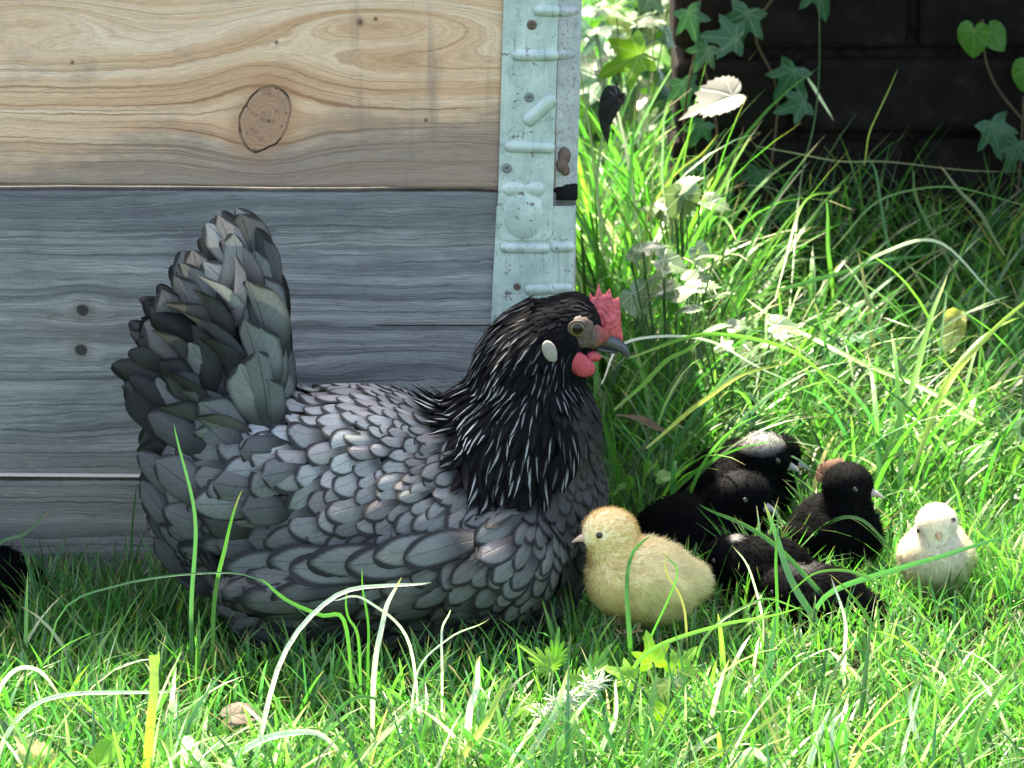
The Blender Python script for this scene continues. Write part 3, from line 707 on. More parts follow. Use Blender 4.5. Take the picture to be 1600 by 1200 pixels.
# direction, size and colour of the plumage at places on the bird, in photo pixels
# px, py, angle, length, width, brightness, lift, kind(0 back,1 breast,2 wing,3 hackle,4 rear,5 crown)
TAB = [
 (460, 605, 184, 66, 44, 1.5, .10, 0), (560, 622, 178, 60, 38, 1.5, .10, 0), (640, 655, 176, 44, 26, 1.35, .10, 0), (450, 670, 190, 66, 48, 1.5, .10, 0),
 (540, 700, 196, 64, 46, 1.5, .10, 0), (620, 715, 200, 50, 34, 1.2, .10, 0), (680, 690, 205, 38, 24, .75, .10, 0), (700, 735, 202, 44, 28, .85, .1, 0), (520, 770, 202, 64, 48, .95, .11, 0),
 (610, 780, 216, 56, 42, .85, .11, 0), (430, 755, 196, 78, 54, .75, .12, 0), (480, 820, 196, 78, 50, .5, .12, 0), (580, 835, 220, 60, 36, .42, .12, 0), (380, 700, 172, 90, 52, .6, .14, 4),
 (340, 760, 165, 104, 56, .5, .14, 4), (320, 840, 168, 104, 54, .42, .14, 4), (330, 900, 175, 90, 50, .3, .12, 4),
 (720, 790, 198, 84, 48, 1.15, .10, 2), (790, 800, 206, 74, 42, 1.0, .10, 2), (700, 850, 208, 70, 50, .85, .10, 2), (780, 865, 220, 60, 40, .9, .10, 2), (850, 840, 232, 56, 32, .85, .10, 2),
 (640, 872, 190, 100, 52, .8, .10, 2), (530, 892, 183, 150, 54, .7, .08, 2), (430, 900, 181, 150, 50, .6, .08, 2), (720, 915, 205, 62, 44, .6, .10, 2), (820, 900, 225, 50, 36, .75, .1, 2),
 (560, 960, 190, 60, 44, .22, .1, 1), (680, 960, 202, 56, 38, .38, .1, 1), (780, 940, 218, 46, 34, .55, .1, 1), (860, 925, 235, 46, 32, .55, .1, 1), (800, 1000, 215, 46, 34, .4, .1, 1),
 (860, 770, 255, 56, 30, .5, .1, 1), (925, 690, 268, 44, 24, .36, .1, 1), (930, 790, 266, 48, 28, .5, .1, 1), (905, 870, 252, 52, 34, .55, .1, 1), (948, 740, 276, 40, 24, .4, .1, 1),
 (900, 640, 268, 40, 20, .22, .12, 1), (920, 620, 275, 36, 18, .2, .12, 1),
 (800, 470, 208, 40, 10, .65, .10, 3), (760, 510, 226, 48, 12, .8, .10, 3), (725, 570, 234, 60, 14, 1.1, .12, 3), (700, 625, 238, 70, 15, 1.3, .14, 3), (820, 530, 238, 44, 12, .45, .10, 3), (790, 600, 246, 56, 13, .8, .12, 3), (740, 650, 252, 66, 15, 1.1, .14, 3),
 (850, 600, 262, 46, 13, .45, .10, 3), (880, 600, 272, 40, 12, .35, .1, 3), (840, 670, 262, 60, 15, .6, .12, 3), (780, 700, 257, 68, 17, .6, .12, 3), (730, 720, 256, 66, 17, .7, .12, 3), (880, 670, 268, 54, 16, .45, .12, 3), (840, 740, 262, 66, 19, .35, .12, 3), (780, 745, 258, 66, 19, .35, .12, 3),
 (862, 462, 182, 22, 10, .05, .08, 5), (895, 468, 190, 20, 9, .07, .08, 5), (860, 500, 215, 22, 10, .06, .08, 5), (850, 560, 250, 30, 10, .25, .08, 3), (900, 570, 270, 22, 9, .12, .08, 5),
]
TA = np.array([t[:2] for t in TAB], float); TVV = np.array([(math.cos(R(t[2])), math.sin(R(t[2])), t[3], t[4], t[5], t[6]) for t in TAB])
SX0, SZ0 = hp(0, 600).x, hp(800, 0).z; KX = (hp(1600, 600).x-SX0)/1600; KZ = (hp(800, 1200).z-SZ0)/1200
def lookup(p):
    px = (p[0]-SX0)/KX; py = (p[2]-SZ0)/KZ
    # points on the near flank are seen lower in the photograph than the mid-plane, by their own offset
    off = abs(p[1]-HEN_Y)*.2419/HS/ .97
    py = py+off*.9
    d2 = ((TA-(px, py))**2).sum(1)+60; w_ = 1/d2**1.6; k = int(np.argmin(d2)); r = (TVV*w_[:, None]).sum(0)/w_.sum()
    return px, py, math.atan2(r[1], r[0]), r[2], r[3], r[4], r[5], TAB[k][7]
# sample the skin
tri = [];
for f in HF:
    tri.append((f[0], f[1], f[2]))
    if len(f) == 4: tri.append((f[0], f[2], f[3]))
tri = np.array(tri); A = HV[tri[:, 0]]; B = HV[tri[:, 1]]; Cc = HV[tri[:, 2]]
ar = np.linalg.norm(np.cross(B-A, Cc-A), axis=1); pr = ar/ar.sum()
NS = 42000; ti = RNG.choice(len(tri), NS, p=pr); r1 = np.sqrt(RNG.uniform(0, 1, NS)); r2 = RNG.uniform(0, 1, NS)
SP = A[ti]*(1-r1)[:, None]+B[ti]*(r1*(1-r2))[:, None]+Cc[ti]*(r1*r2)[:, None]
cell = {}; kept = []
CS = .012
for p in SP:
    if p[2] < .004: continue
    px, py, ang, ln, wd, br, lf, kd = lookup(p)
    rad = (.56*wd if kd != 3 else .78*wd)*HS
    if kd == 5: rad = .62*wd*HS
    key = (int(p[0]//CS), int(p[1]//CS), int(p[2]//CS)); ok = True; nr = int(math.ceil(rad/CS))
    for i in range(-nr, nr+1):
        for j in range(-nr, nr+1):
            for k in range(-nr, nr+1):
                for q in cell.get((key[0]+i, key[1]+j, key[2]+k), ()):
                    if (q[0]-p[0])**2+(q[1]-p[1])**2+(q[2]-p[2])**2 < rad*rad: ok = False; break
                if not ok: break
            if not ok: break
        if not ok: break
    if ok: cell.setdefault(key, []).append(p); kept.append((p, px, py, ang, ln, wd, br, lf, kd))
FE = {k: Feathers() for k in ('back', 'breast', 'wing_near', 'wing_far', 'hackle', 'rear', 'crown')}
def in_face(px, py, y):
    return abs(y-HEN_Y) > .006 and ((px-904)/21)**2+((py-511)/20)**2 < 1 or (px > 924 and py < 560) or (abs(y-HEN_Y) > .02 and ((px-858)/8)**2+((py-528)/14)**2 < 1) or (abs(y-HEN_Y) > .012 and ((px-908)/15)**2+((py-556)/12)**2 < 1)
for (p, px, py, ang, ln, wd, br, lf, kd) in kept:
    if in_face(px, py, p[1]): continue
    q, n, _, _ = bvh.find_nearest(Vector(p))
    ang += random.gauss(0, .17 if kd != 3 else .09); ln *= random.uniform(.78, 1.3); wd *= random.uniform(.78, 1.22)
    d = Vector((math.cos(ang), 0, math.sin(ang))); d = d-n*d.dot(n)
    if d.length < .25:
        d = d+Vector((-.3, 0, -.5)); d = d-n*d.dot(n)
    d.normalize(); s_ = n.cross(d); L = ln*HS; W = wd*HS*.5; P0 = Vector(p)-d*L*.35
    base = {0: .0008, 1: .0008, 2: .0022, 3: .0045, 4: .002, 5: .0006}[kd]; lift = lf*L*random.choice((.6, .85, 1.0, 1.15, 1.5)); cam_ = random.uniform(.18, .32); roll = random.gauss(0, .13)
    def fn(a, v, u, P0=P0, d=d, s_=s_, L=L, W=W, base=base, lift=lift, cam_=cam_, roll=roll):
        x = P0+d*(L*v)+s_*(W*a); qq, nn, _, _ = bvh.find_nearest(x)
        return tuple(qq+nn*(base+lift*v**1.2-cam_*W*a*a+roll*W*a+ .0))
    hue = random.random()
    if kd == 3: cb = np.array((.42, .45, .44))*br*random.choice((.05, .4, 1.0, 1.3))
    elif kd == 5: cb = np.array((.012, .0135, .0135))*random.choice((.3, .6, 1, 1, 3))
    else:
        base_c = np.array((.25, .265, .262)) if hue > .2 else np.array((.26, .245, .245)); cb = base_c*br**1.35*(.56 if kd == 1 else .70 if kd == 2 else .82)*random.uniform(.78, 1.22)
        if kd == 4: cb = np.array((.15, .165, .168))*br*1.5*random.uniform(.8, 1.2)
    key = {0: 'back', 1: 'breast', 2: 'wing_near' if p[1] < HEN_Y else 'wing_far', 3: 'hackle', 4: 'rear', 5: 'crown'}[kd]
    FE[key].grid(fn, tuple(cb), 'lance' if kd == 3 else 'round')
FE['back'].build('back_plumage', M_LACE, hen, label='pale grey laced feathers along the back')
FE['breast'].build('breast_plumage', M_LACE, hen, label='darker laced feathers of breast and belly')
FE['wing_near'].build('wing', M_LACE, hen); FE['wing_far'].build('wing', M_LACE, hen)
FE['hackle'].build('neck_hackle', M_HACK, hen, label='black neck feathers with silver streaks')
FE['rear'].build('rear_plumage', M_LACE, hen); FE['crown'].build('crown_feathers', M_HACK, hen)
# long flight feathers of the folded wing
for sgn in (-1, 1):
    fl = Feathers()
    for k, (x1, y1, hw, ln, an, br) in enumerate([(470, 962, 24, 150, 182, .5), (400, 945, 24, 150, 182, .6), (362, 908, 27, 150, 180, .8), (392, 930, 22, 150, 181, .7), (428, 897, 28, 150, 182, .95), (462, 905, 26, 150, 183, .95), (490, 893, 27, 150, 184, 1.0), (548, 893, 27, 140, 185, 1.0), (590, 878, 25, 120, 188, 1.1), (636, 880, 26, 110, 192, 1.1)]):
        an = R(an+random.uniform(-2, 2)); d = Vector((math.cos(an), 0, math.sin(an))); W = hw*HS; L = ln*HS; tip = hp(x1, y1-74, sgn*.10)
        up_ = Vector((0, 0, 1)); base = .0035+.0011*k; cup = .25
        def fn(aa, v, u, d=d, L=L, W=W, tip=tip, base=base, cup=cup, sgn=sgn):
            x = tip-d*(L*(1-v))+up_*(W*aa*sgn); q = bvh.ray_cast(Vector((x.x, HEN_Y+sgn*.3, x.z)), Vector((0, -sgn, 0)))[0]
            yy = abs(q.y-HEN_Y) if q is not None else .05
            yy = max(yy, .070)
            return (x.x, HEN_Y+sgn*(yy+base-cup*W*aa*aa+.003*v), x.z)
        fl.grid(fn, tuple(np.array((.15, .16, .165))*br*random.uniform(.9, 1.1)))
    fl.build('flight_feathers', M_LACE, hen)
# tail
TC = (432, 655)
OUT = spline([(437, 590), (425, 470), (408, 385), (385, 328), (340, 340), (300, 395), (255, 445), (222, 490), (208, 540), (200, 580), (214, 640), (222, 700), (218, 745), (226, 800), (245, 850), (272, 890)], 60)
tf = Feathers()
rows = [(1.0, 30, .0), (.92, 20, .012), (.82, 15, .022), (.70, 12, .030), (.57, 10, .038), (.45, 7, .044)]
for sgn in (-1, 1):
    for ri, (s_r, cnt, yo) in enumerate(rows):
        for k in range(cnt):
            t = (k+.5+random.uniform(-.25, .25))/cnt
            if (t*59 < 5 and ri > 2) or (t > .66 and ri > 0): continue
            o = OUT[min(59, int(t*59))]; jt = 5 if ri == 0 or t < .2 else 15; tipx = TC[0]+(o[0]-TC[0])*s_r+random.uniform(-jt, jt); tipy = TC[1]+(o[1]-TC[1])*s_r+random.uniform(-jt, jt)
            upper = t < .55
            dist = math.hypot(tipx-TC[0], tipy-TC[1]); Lp = min(dist*.95, random.uniform(115, 150) if upper else random.uniform(95, 125))
            ax, ay = TC[0]-tipx, TC[1]-tipy; nrm = math.hypot(ax, ay)+1e-6
            ax, ay = ax/nrm, ay/nrm
            if t > .22:                      # outer feathers rise, then curl outward to the left
                ax, ay = ax*.80, ay*.80+.36; nrm = math.hypot(ax, ay); ax, ay = ax/nrm, ay/nrm
            ja = random.gauss(0, .20) if t > .2 else 0; ax, ay = ax*math.cos(ja)-ay*math.sin(ja), ax*math.sin(ja)+ay*math.cos(ja)
            if ri < 2 and t > .2: tipx += 9
            rx, ry = tipx+ax*Lp, tipy+ay*Lp
            # follow the shape of the cushion: tips near the mid-plane at the rim, proud of it inside
            yt = yo+.006+random.uniform(-.003, .003); yr = yo*.8+.010
            if tipy > 700: yt += .018*(1-s_r)+.01; yr += .012
            a = hp(rx, ry, sgn*yr); b = hp(tipx, tipy, sgn*yt); d = (b-a); L = d.length; d.normalize()
            n = Vector((-.35*(t > .2), sgn, .18)).normalized(); n = (n-d*n.dot(d)).normalized(); sd = n.cross(d)
            rol = random.uniform(-.9, .9) if t > .2 else random.uniform(-.25, .25); sd = (sd*math.cos(rol)+n*math.sin(rol)).normalized(); n = d.cross(sd).normalized()
            if n.y*sgn < 0: n = -n
            W = random.uniform(21, 33)*HS*(1.0 if upper else 1.05); curl = random.uniform(-.10, .22); side = (random.choice((.05, .12, .25)) if ri == 0 else random.choice((.08, .2, .4, .7))) if t > .2 else random.uniform(0, .06)
            cup = random.uniform(.3, 1.0)
            def fn(aa, v, u, a=a, d=d, n=n, sd=sd, L=L, W=W, curl=curl, side=side, cup=cup):
                ctr = a+d*(L*v)+n*(curl*L*(v**2-v*.5))+Vector((-1, 0, -.15))*(side*L*max(0, v-.45)**1.5*1.3)
                return tuple(ctr+sd*(W*aa)-n*(cup*W*aa*aa))
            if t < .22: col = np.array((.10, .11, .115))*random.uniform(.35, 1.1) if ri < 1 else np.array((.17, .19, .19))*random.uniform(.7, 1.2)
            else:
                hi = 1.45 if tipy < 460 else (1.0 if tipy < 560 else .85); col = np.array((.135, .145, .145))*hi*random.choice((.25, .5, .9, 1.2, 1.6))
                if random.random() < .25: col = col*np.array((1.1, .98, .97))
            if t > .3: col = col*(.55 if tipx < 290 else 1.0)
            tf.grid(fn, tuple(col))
REAR = [(250, 602, 138, 125, 27, .95), (240, 652, 158, 120, 24, .9), (208, 598, 150, 120, 17, .3), (204, 560, 158, 110, 16, .35), (315, 650, 150, 95, 28, 1.0), (282, 560, 158, 120, 23, 1.0), (290, 590, 165, 115, 23, 1.0), (300, 690, 168, 105, 32, 1.1),
 (222, 715, 140, 110, 21, .8), (254, 716, 148, 125, 30, .95), (226, 760, 132, 110, 21, .75), (268, 768, 158, 115, 30, .8), (240, 806, 135, 105, 21, .6), (262, 812, 150, 110, 26, .65), (288, 850, 165, 105, 26, .6), (248, 850, 140, 90, 20, .5), (276, 885, 150, 90, 24, .4),
 (345, 655, 165, 90, 26, .8), (352, 625, 160, 100, 26, .9), (385, 600, 140, 90, 20, .9), (360, 590, 128, 105, 20, .9), (345, 735, 175, 95, 28, .75), (330, 790, 175, 100, 30, .6), (350, 830, 180, 95, 28, .5), (330, 880, 178, 90, 26, .4), (385, 690, 175, 80, 26, .9), (390, 770, 185, 85, 28, .7), (400, 820, 190, 85, 26, .5), (420, 720, 185, 75, 26, .95)]
rf = Feathers()
for sgn in (-1, 1):
    for (tx, ty, an, ln, hw, br) in REAR:
        an = R(an+random.uniform(-4, 4)); rx, ry = tx-math.cos(an)*ln, ty+math.sin(an)*ln*1.0
        def sy_(px, py):
            h = hp(px, py-24); q = bvh.ray_cast(Vector((h.x, HEN_Y+sgn*.3, h.z)), Vector((0, -sgn, 0)))[0]
            return abs(q.y-HEN_Y) if q is not None else None
        yr = sy_(rx, ry); yt = sy_(tx, ty); yr = .03 if yr is None else yr; yt = max(.012, yr-.030) if yt is None else yt
        a = hp(rx, ry-22, sgn*(yr+.000)); b = hp(tx, ty-22, sgn*(yt+.009)); d = b-a; L = d.length; d.normalize()
        n = Vector((-.25, sgn, .25)).normalized(); n = (n-d*n.dot(d)).normalized(); sd = n.cross(d); W = hw*HS; cup = random.uniform(.25, .5); curl = random.uniform(.02, .12)
        def fn(aa, v, u, a=a, d=d, n=n, sd=sd, L=L, W=W, curl=curl, cup=cup): return tuple(a+d*(L*v)+sd*(W*aa)+n*(-cup*W*aa*aa+curl*L*math.sin(v*2.6)))
        rf.grid(fn, tuple(np.array((.112, .12, .123))*br*random.choice((.6, .85, 1.0, 1.2))))
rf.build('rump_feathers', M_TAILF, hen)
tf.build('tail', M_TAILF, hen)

# head furniture
def radial_mat(name, stops, rough=.22, spec=.35):
    g = NG(name, rough, spec); P = g.attr('luv').outputs['Vector']; x = g.xyz(P)[0]; g.color(g.ramp(x, stops)); return g.mat
M_IRIS = radial_mat('hen_iris', [(.0, (.004, .004, .004)), (.42, (.004, .004, .004)), (.50, (.10, .07, .03)), (.72, (.13, .095, .045)), (.85, (.02, .015, .01))])
M_RED = simple('comb_skin', (.50, .085, .10), .5, .4, .28, 220, .8, .002)
M_WATTLE = simple('wattle_skin', (.45, .055, .07), .45, .45, .3, 900, .6, .001)
def face_mat():
    g = NG('face_skin', .6, .3); p = g.objc(); n = g.noise(p, 260, 4, .65); n2 = g.noise(p, 1500, 3, .7)
    c = g.ramp(n, [(.32, (.045, .034, .028)), (.5, (.10, .075, .06)), (.7, (.16, .125, .10))]); c = g.mix(g.mul(g.step(n2, .5, .7), .6), c, (.05, .04, .035))
    q = g.xyz(g.pos()); red = g.step(q[0], float(hp(925, 500).x), float(hp(945, 500).x)); c = g.mix(g.mul(red, .7), c, (.36, .06, .06)); g.color(c); g.bump(g.add(n, n2), .5, .0006); return g.mat
M_FACE = face_mat()
M_LOBE = simple('earlobe_skin', (.27, .26, .22), .6, .3, .2, 900, .6, .001)
M_BEAKD = simple('dark_beak', (.055, .06, .065), .32, .5, .35, 500, .3)
def eye_mesh(c, r, nrm, flat=.6):
    nrm = Vector(nrm).normalized(); a = nrm.orthogonal().normalized(); b = nrm.cross(a); V, F, U = [], [], []; m = 20; k_ = 8
    for i in range(k_+1):
        t = i/k_; rr = r*math.sin(t*math.pi/2); hh = r*flat*math.cos(t*math.pi/2)
        for k in range(m):
            th = 2*math.pi*k/m; V.append(Vector(c)+nrm*hh+(a*math.cos(th)+b*math.sin(th))*rr); U.append((t, 0, 0))
    for i in range(k_):
        for k in range(m): F.append((i*m+k, i*m+(k+1) % m, (i+1)*m+(k+1) % m, (i+1)*m+k))
    return np.array([v[:] for v in V]), F, np.array(U)
for sgn in (-1, 1):
    fb = [blob(903, 503, 25, 22, .0077, sgn*.0178), blob(918, 518, 27, 21, .0080, sgn*.0128), blob(903, 520, 22, 17, .0070, sgn*.0168), blob(935, 520, 18, 13, .0065, sgn*.0070)]
    V, F = organic(fb, .0008, 14); part('face', V, F, M_FACE, hen)
    c = hp(901, 500, sgn*.0258)
    V, F, U = eye_mesh(c, 12.5*HS, (.10, sgn, .02), .38); part('eye', V, F, M_IRIS, hen, {'luv': U})
    # eyelid ring
    ring = []
    for k in range(25):
        t = 2*math.pi*k/24; ring.append(hp(901+13.5*math.cos(t), 499+11.5*math.sin(t), sgn*(.0261-.0006*abs(math.cos(t)))))
    V, F = tube(ring, [.00065]*25, 8); part('eyelid', V, F, M_FACE, hen)
    V, F = organic([blob(858, 528, 11, 18, .0026, sgn*.0378, rot=20), blob(863, 538, 7, 8, .0024, sgn*.0368, rot=20)], .0009, 2); part('earlobe', V, F, M_LOBE, hen)
    V, F = organic([blob(900, 553, 22, 16, .0036, sgn*.022, rot=-20), blob(910, 562, 20, 15, .0036, sgn*.0215, rot=-12), blob(912, 564, 13, 13, .0035, sgn*.021), blob(925, 548, 14, 8, .004, sgn*.015, rot=-15)], .0009, 3); part('wattle', V, F, M_WATTLE, hen)
comb = [(914, 490), (919, 474), (923, 456), (928, 470), (933, 456), (937, 442), (942, 464), (948, 458), (955, 450), (957, 470), (962, 466), (967, 464), (968, 478), (972, 505), (973, 530), (962, 541), (950, 534), (938, 522), (926, 508)]
V, F = poly_slab([hp(*q)[:] for q in comb], .0052)
V2, F2 = organic([blob(950, 512, 19, 28, .006, 0, rot=-20)], .0008, 2, extra=[(V, F)]); V2[:, 1] += .0005*np.sin(V2[:, 0]*830+3*np.sin(V2[:, 2]*310))*np.sin(V2[:, 2]*620+2*np.sin(V2[:, 0]*400))+.0012*np.sin(V2[:, 2]*170+1); V2[:, 0] += .0005*np.sin(V2[:, 2]*260+.5); part('comb', V2, F2, M_RED, hen)
def beak(parts, vox, mat, name, parent):
    V, F = organic(parts, vox, 3); return part(name, V, F, mat, parent)
upc = [(932, 527, 15, .0085), (944, 530, 14, .0078), (955, 534, 12, .0066), (965, 539, 10, .0052), (973, 545, 8, .0038), (979, 552, 5.2, .0025), (982, 558, 2.6, .0013)]
up = spline(upc, 26)
beak([(hp(x, y), (r*HS, l, r*HS*.95), Euler((0, 0, 0))) for x, y, r, l in up], .0007, M_BEAKD, 'beak', hen)
loc_ = [(925, 540, 8, .007), (938, 544, 7, .006), (950, 547, 5.5, .0048), (961, 550, 4, .003)]
lo = spline(loc_, 14)
beak([(hp(x, y), (r*HS, l, r*HS*.8), Euler((0, 0, 0))) for x, y, r, l in lo], .0008, M_BEAKD, 'lower_beak', hen)

# ---------------------------------------------------------------- chicks
def down_mat(name, rough=.8, tr=.25):
    g = NG(name, rough, .15); a = g.attr('tint'); g.color(a.outputs['Color']); g.translucent(a.outputs['Color'], tr); return g.mat
M_DOWN = down_mat('chick_down', .8, .5); M_UNDER = down_mat('chick_underdown', .9, .0); M_UNDER.node_tree.nodes['Principled BSDF'].inputs['Subsurface Weight'].default_value = .6; M_UNDER.node_tree.nodes['Principled BSDF'].inputs['Subsurface Scale'].default_value = .012; M_UNDER.node_tree.nodes['Principled BSDF'].inputs['Subsurface Radius'].default_value = (1, .8, .5); M_DOWNB = down_mat('black_chick_down', .8, .02); M_DOWNB.node_tree.nodes['Principled BSDF'].inputs['Specular IOR Level'].default_value = .05
M_EYE = simple('black_eye', (.006, .005, .005), .08, .7, .1)
M_BEAKP = simple('pink_beak', (.62, .42, .32), .4, .4, .15); M_BEAKG = simple('pale_grey_beak', (.34, .31, .30), .4, .4, .2)
M_BEAKY = simple('straw_beak', (.40, .27, .14), .4, .4, .15)
M_LEG = simple('chick_leg', (.45, .30, .16), .6, .3)
def chick(label, px, py_ground, Y, face, head=(.034, .0, .070), hyaw=0, hroll=0, hpitch=0, s=1.0, col=None, dark=False, upright=0, crown=None, seed=1, beakmat=M_BEAKP, nf=15000, zoff=0.0, group=None, yaw_body=0):
    x = at(px, 900, Y).x; loc = Vector((x, Y, float(gz(x, Y))+zoff))
    t = thing('chick', label, 'chick', tuple(loc), group, R(face)); t.scale = (s, s, s)
    chick_spots.append((x, Y, (.022 if dark else .029)*s))
    hc = Vector(head); E0 = Euler((0, 0, 0)); u = upright
    blobs = [((-.004, 0, .038), (.041-.006*u, .0335, .033+.004*u), Euler((0, R(-12-20*u), 0))), ((-.034+.008*u, 0, .036-.004*u), (.020, .019, .017), E0), ((.018, 0, .042+.004*u), (.025, .0285, .029), E0),
             (tuple(Vector((.018, 0, .052)).lerp(hc, .5)), (.0205, .0195, .021), E0), (tuple(hc), (.0215, .0195, .0195), E0),
             ((-.008, .030, .040), (.024, .006, .013), Euler((0, R(-15), 0))), ((-.008, -.030, .040), (.024, .006, .013), Euler((0, R(-15), 0)))]
    V, F = organic(blobs, .0026, 6)
    col = np.array(col)
    bt = np.tile(col if not dark else col*.75, (len(V), 1)); HM0 = Matrix.Translation(hc) @ Euler((R(hroll), R(hpitch), R(hyaw)), 'ZYX').to_matrix().to_4x4()
    if dark and crown is not None:
        wv = np.clip(1-np.linalg.norm(V-np.array((HM0 @ Vector(crown[0]))[:]), axis=1)/crown[1], 0, 1)[:, None]**.6; bt = bt*(1-wv)+np.array(crown[2])[None]*wv*.8
    part('body', V, F, M_DOWNB if dark else M_UNDER, t, {'tint': bt}, local=True)
    rs = np.random.default_rng(seed); tr_ = np.array([q for f in F for q in ((f[0], f[1], f[2]), (f[0], f[2], f[-1])) if q[1] != q[2]])
    A, B, C_ = V[tr_[:, 0]], V[tr_[:, 1]], V[tr_[:, 2]]; cr = np.cross(B-A, C_-A); a_ = np.linalg.norm(cr, axis=1)+1e-12
    k = rs.choice(len(tr_), nf, p=a_/a_.sum()); q1 = np.sqrt(rs.uniform(0, 1, nf)); q2 = rs.uniform(0, 1, nf)
    P = A[k]*(1-q1)[:, None]+B[k]*(q1*(1-q2))[:, None]+C_[k]*(q1*q2)[:, None]; N = cr[k]/a_[k][:, None]
    HM = Matrix.Translation(hc) @ Euler((R(hroll), R(hpitch), R(hyaw)), 'ZYX').to_matrix().to_4x4()
    hf = np.array((HM.to_3x3() @ Vector((1, 0, 0)))[:])
    back = np.array((-1.0, 0, -.55)); dh = np.linalg.norm(P-np.array(hc[:]), axis=1); inhead = np.clip(1-(dh-.018)/.012, 0, 1)
    flow = back[None]*(1-inhead[:, None])+(-hf)[None]*inhead[:, None]
    flow = flow-N*(flow*N).sum(1)[:, None]; D = flow*rs.uniform(.5, 1.1, (nf, 1))+N*rs.uniform(.25, .75, (nf, 1))+rs.normal(0, .16, (nf, 3)); D /= np.linalg.norm(D, axis=1)[:, None]
    L = rs.uniform(.004, .0092, nf)*(1-.45*inhead); bpos = np.array((HM @ Vector((.021, 0, -.003)))[:]); eyes = [np.array((HM @ Vector((.0105, sg*.0165, .0035)))[:]) for sg in (-1, 1)]
    db = np.linalg.norm(P-bpos, axis=1); L = np.where(db < .009, L*.35, L); keep = np.ones(nf, bool)
    for e in eyes: keep &= np.linalg.norm(P-e, axis=1) > .0034; 
    tint = np.tile(col, (nf, 1))*rs.uniform(.68, 1.2, (nf, 1))
    cl = np.sin(P[:, 0]*210+seed)*np.sin(P[:, 1]*190)*np.sin(P[:, 2]*230+seed*2); tint *= (1+.12*cl)[:, None]
    if not dark and crown is not None:           # warmer face and neck
        wv = np.clip(inhead*1.1+np.clip((P[:, 0]-.0)/.03, 0, 1)*.5, 0, 1)[:, None]; tint = tint*(1-wv)+np.array(crown)[None]*wv*rs.uniform(.8, 1.15, (nf, 1))
    if dark and crown is not None:
        top = np.array((HM @ Vector(crown[0]))[:]); wv = np.clip(1-np.linalg.norm(P-top, axis=1)/crown[1], 0, 1)[:, None]**.6; tint = tint*(1-wv)+np.array(crown[2])[None]*wv
    tint = np.clip(tint, 0, .92); P, N, D, L, tint = P[keep], N[keep], D[keep], L[keep], tint[keep]; n = len(P)
    wd = rs.uniform(.00012, .00024, n) if not dark else rs.uniform(.0002, .00036, n); sd = np.cross(N+rs.normal(0, .35, (n, 3)), D); sd /= np.linalg.norm(sd, axis=1)[:, None]
    bend = -N*.25+back[None]*.12; rowsV = []
    for tt, ww in ((0, 1), (.5, .8), (1, .12)):
        c_ = P-N*.0006+D*(L*tt)[:, None]+bend*(L*tt*tt*.5)[:, None]; rowsV += [c_-sd*(wd*ww)[:, None], c_+sd*(wd*ww)[:, None]]
    VV = np.stack(rowsV, 1).reshape(-1, 3); i0 = np.arange(n)[:, None]*6; FF = np.concatenate([i0+np.array([[1, 0, 2, 3]]), i0+np.array([[3, 2, 4, 5]])], 1).reshape(-1, 4)
    nn = N+.35*D; nn /= np.linalg.norm(nn, axis=1)[:, None]
    part('down', VV, FF, M_DOWNB if dark else M_DOWN, t, {'tint': np.repeat(tint, 6, axis=0)}, local=True, normals=np.repeat(nn, 6, axis=0))
    for sg in (-1, 1):
        e = HM @ Vector((.0105, sg*.0168, .0035)); bm = bmesh.new(); bmesh.ops.create_icosphere(bm, subdivisions=3, radius=.0026, matrix=Matrix.Translation(e)); Ve, Fe = bm_arrays(bm); bm.free()
        part('eye', Ve, Fe, M_EYE, t, local=True)
    bl = []
    for i in range(6):
        q = i/5; c_ = HM @ Vector((.0185+.0105*q, 0, -.0025-.0030*q*q)); bl.append((tuple(c_), (.0040*(1-q*.8),)*3, E0))
    V, F = organic(bl, .0007, 2); part('beak', V, F, beakmat, t, local=True)
    for sg in (-1, 1):
        V1, F1 = tube([(.004, sg*.013, .018), (.006, sg*.014, .008), (.008, sg*.014, .002)], [.0022, .0016, .0014]); vf = [(V1, F1)]
        for ty in (-.5, 0, .5, math.pi):
            Lt = .011 if ty != math.pi else .005; vf.append(tube([(.008, sg*.014, .002), (.008+Lt*.6*math.cos(ty), sg*.014+Lt*.6*math.sin(ty), .0022), (.008+Lt*math.cos(ty), sg*.014+Lt*math.sin(ty), .0010)], [.0013, .0011, .0006]))
        V, F = join(*vf); part('leg', V, F, M_LEG, t, local=True)
    return t
BK = (.004, .0043, .005); GB = 'black chicks around the hen'
chick('fluffy yellow chick beside the hen breast, facing left', 1004, 0, -.188, 194, (.027, .0, .079), -6, 0, 2, s=.83, col=(.93, .80, .50), crown=(.90, .66, .30), seed=3, nf=34000, zoff=.022)
chick('small white chick in the grass at the right, facing the camera with its head tilted', 1462, 0, -.07, -98, (.018, .0, .079), 2, 20, 8, s=.71, col=(.76, .70, .50), crown=(.80, .77, .68), seed=5, nf=24000, upright=1, zoff=.007, beakmat=M_BEAKY)
chick('black chick facing right beside the yellow chick, with a grey beak', 1078, 0, .06, -8, (.037, .0, .072), -22, 0, 6, s=.98, col=BK, dark=True, seed=8, beakmat=M_BEAKG, group=GB, crown=((-.004, -.008, .016), .012, (.02, .02, .022)))
chick('black chick with a pale crown, half hidden behind the one with a grey beak', 1136, 0, .155, 5, (.026, .0, .072), -10, 0, 10, s=.98, col=BK, dark=True, seed=9, beakmat=M_BEAKG, group=GB, crown=((-.004, -.004, .018), .020, (.42, .42, .40)))
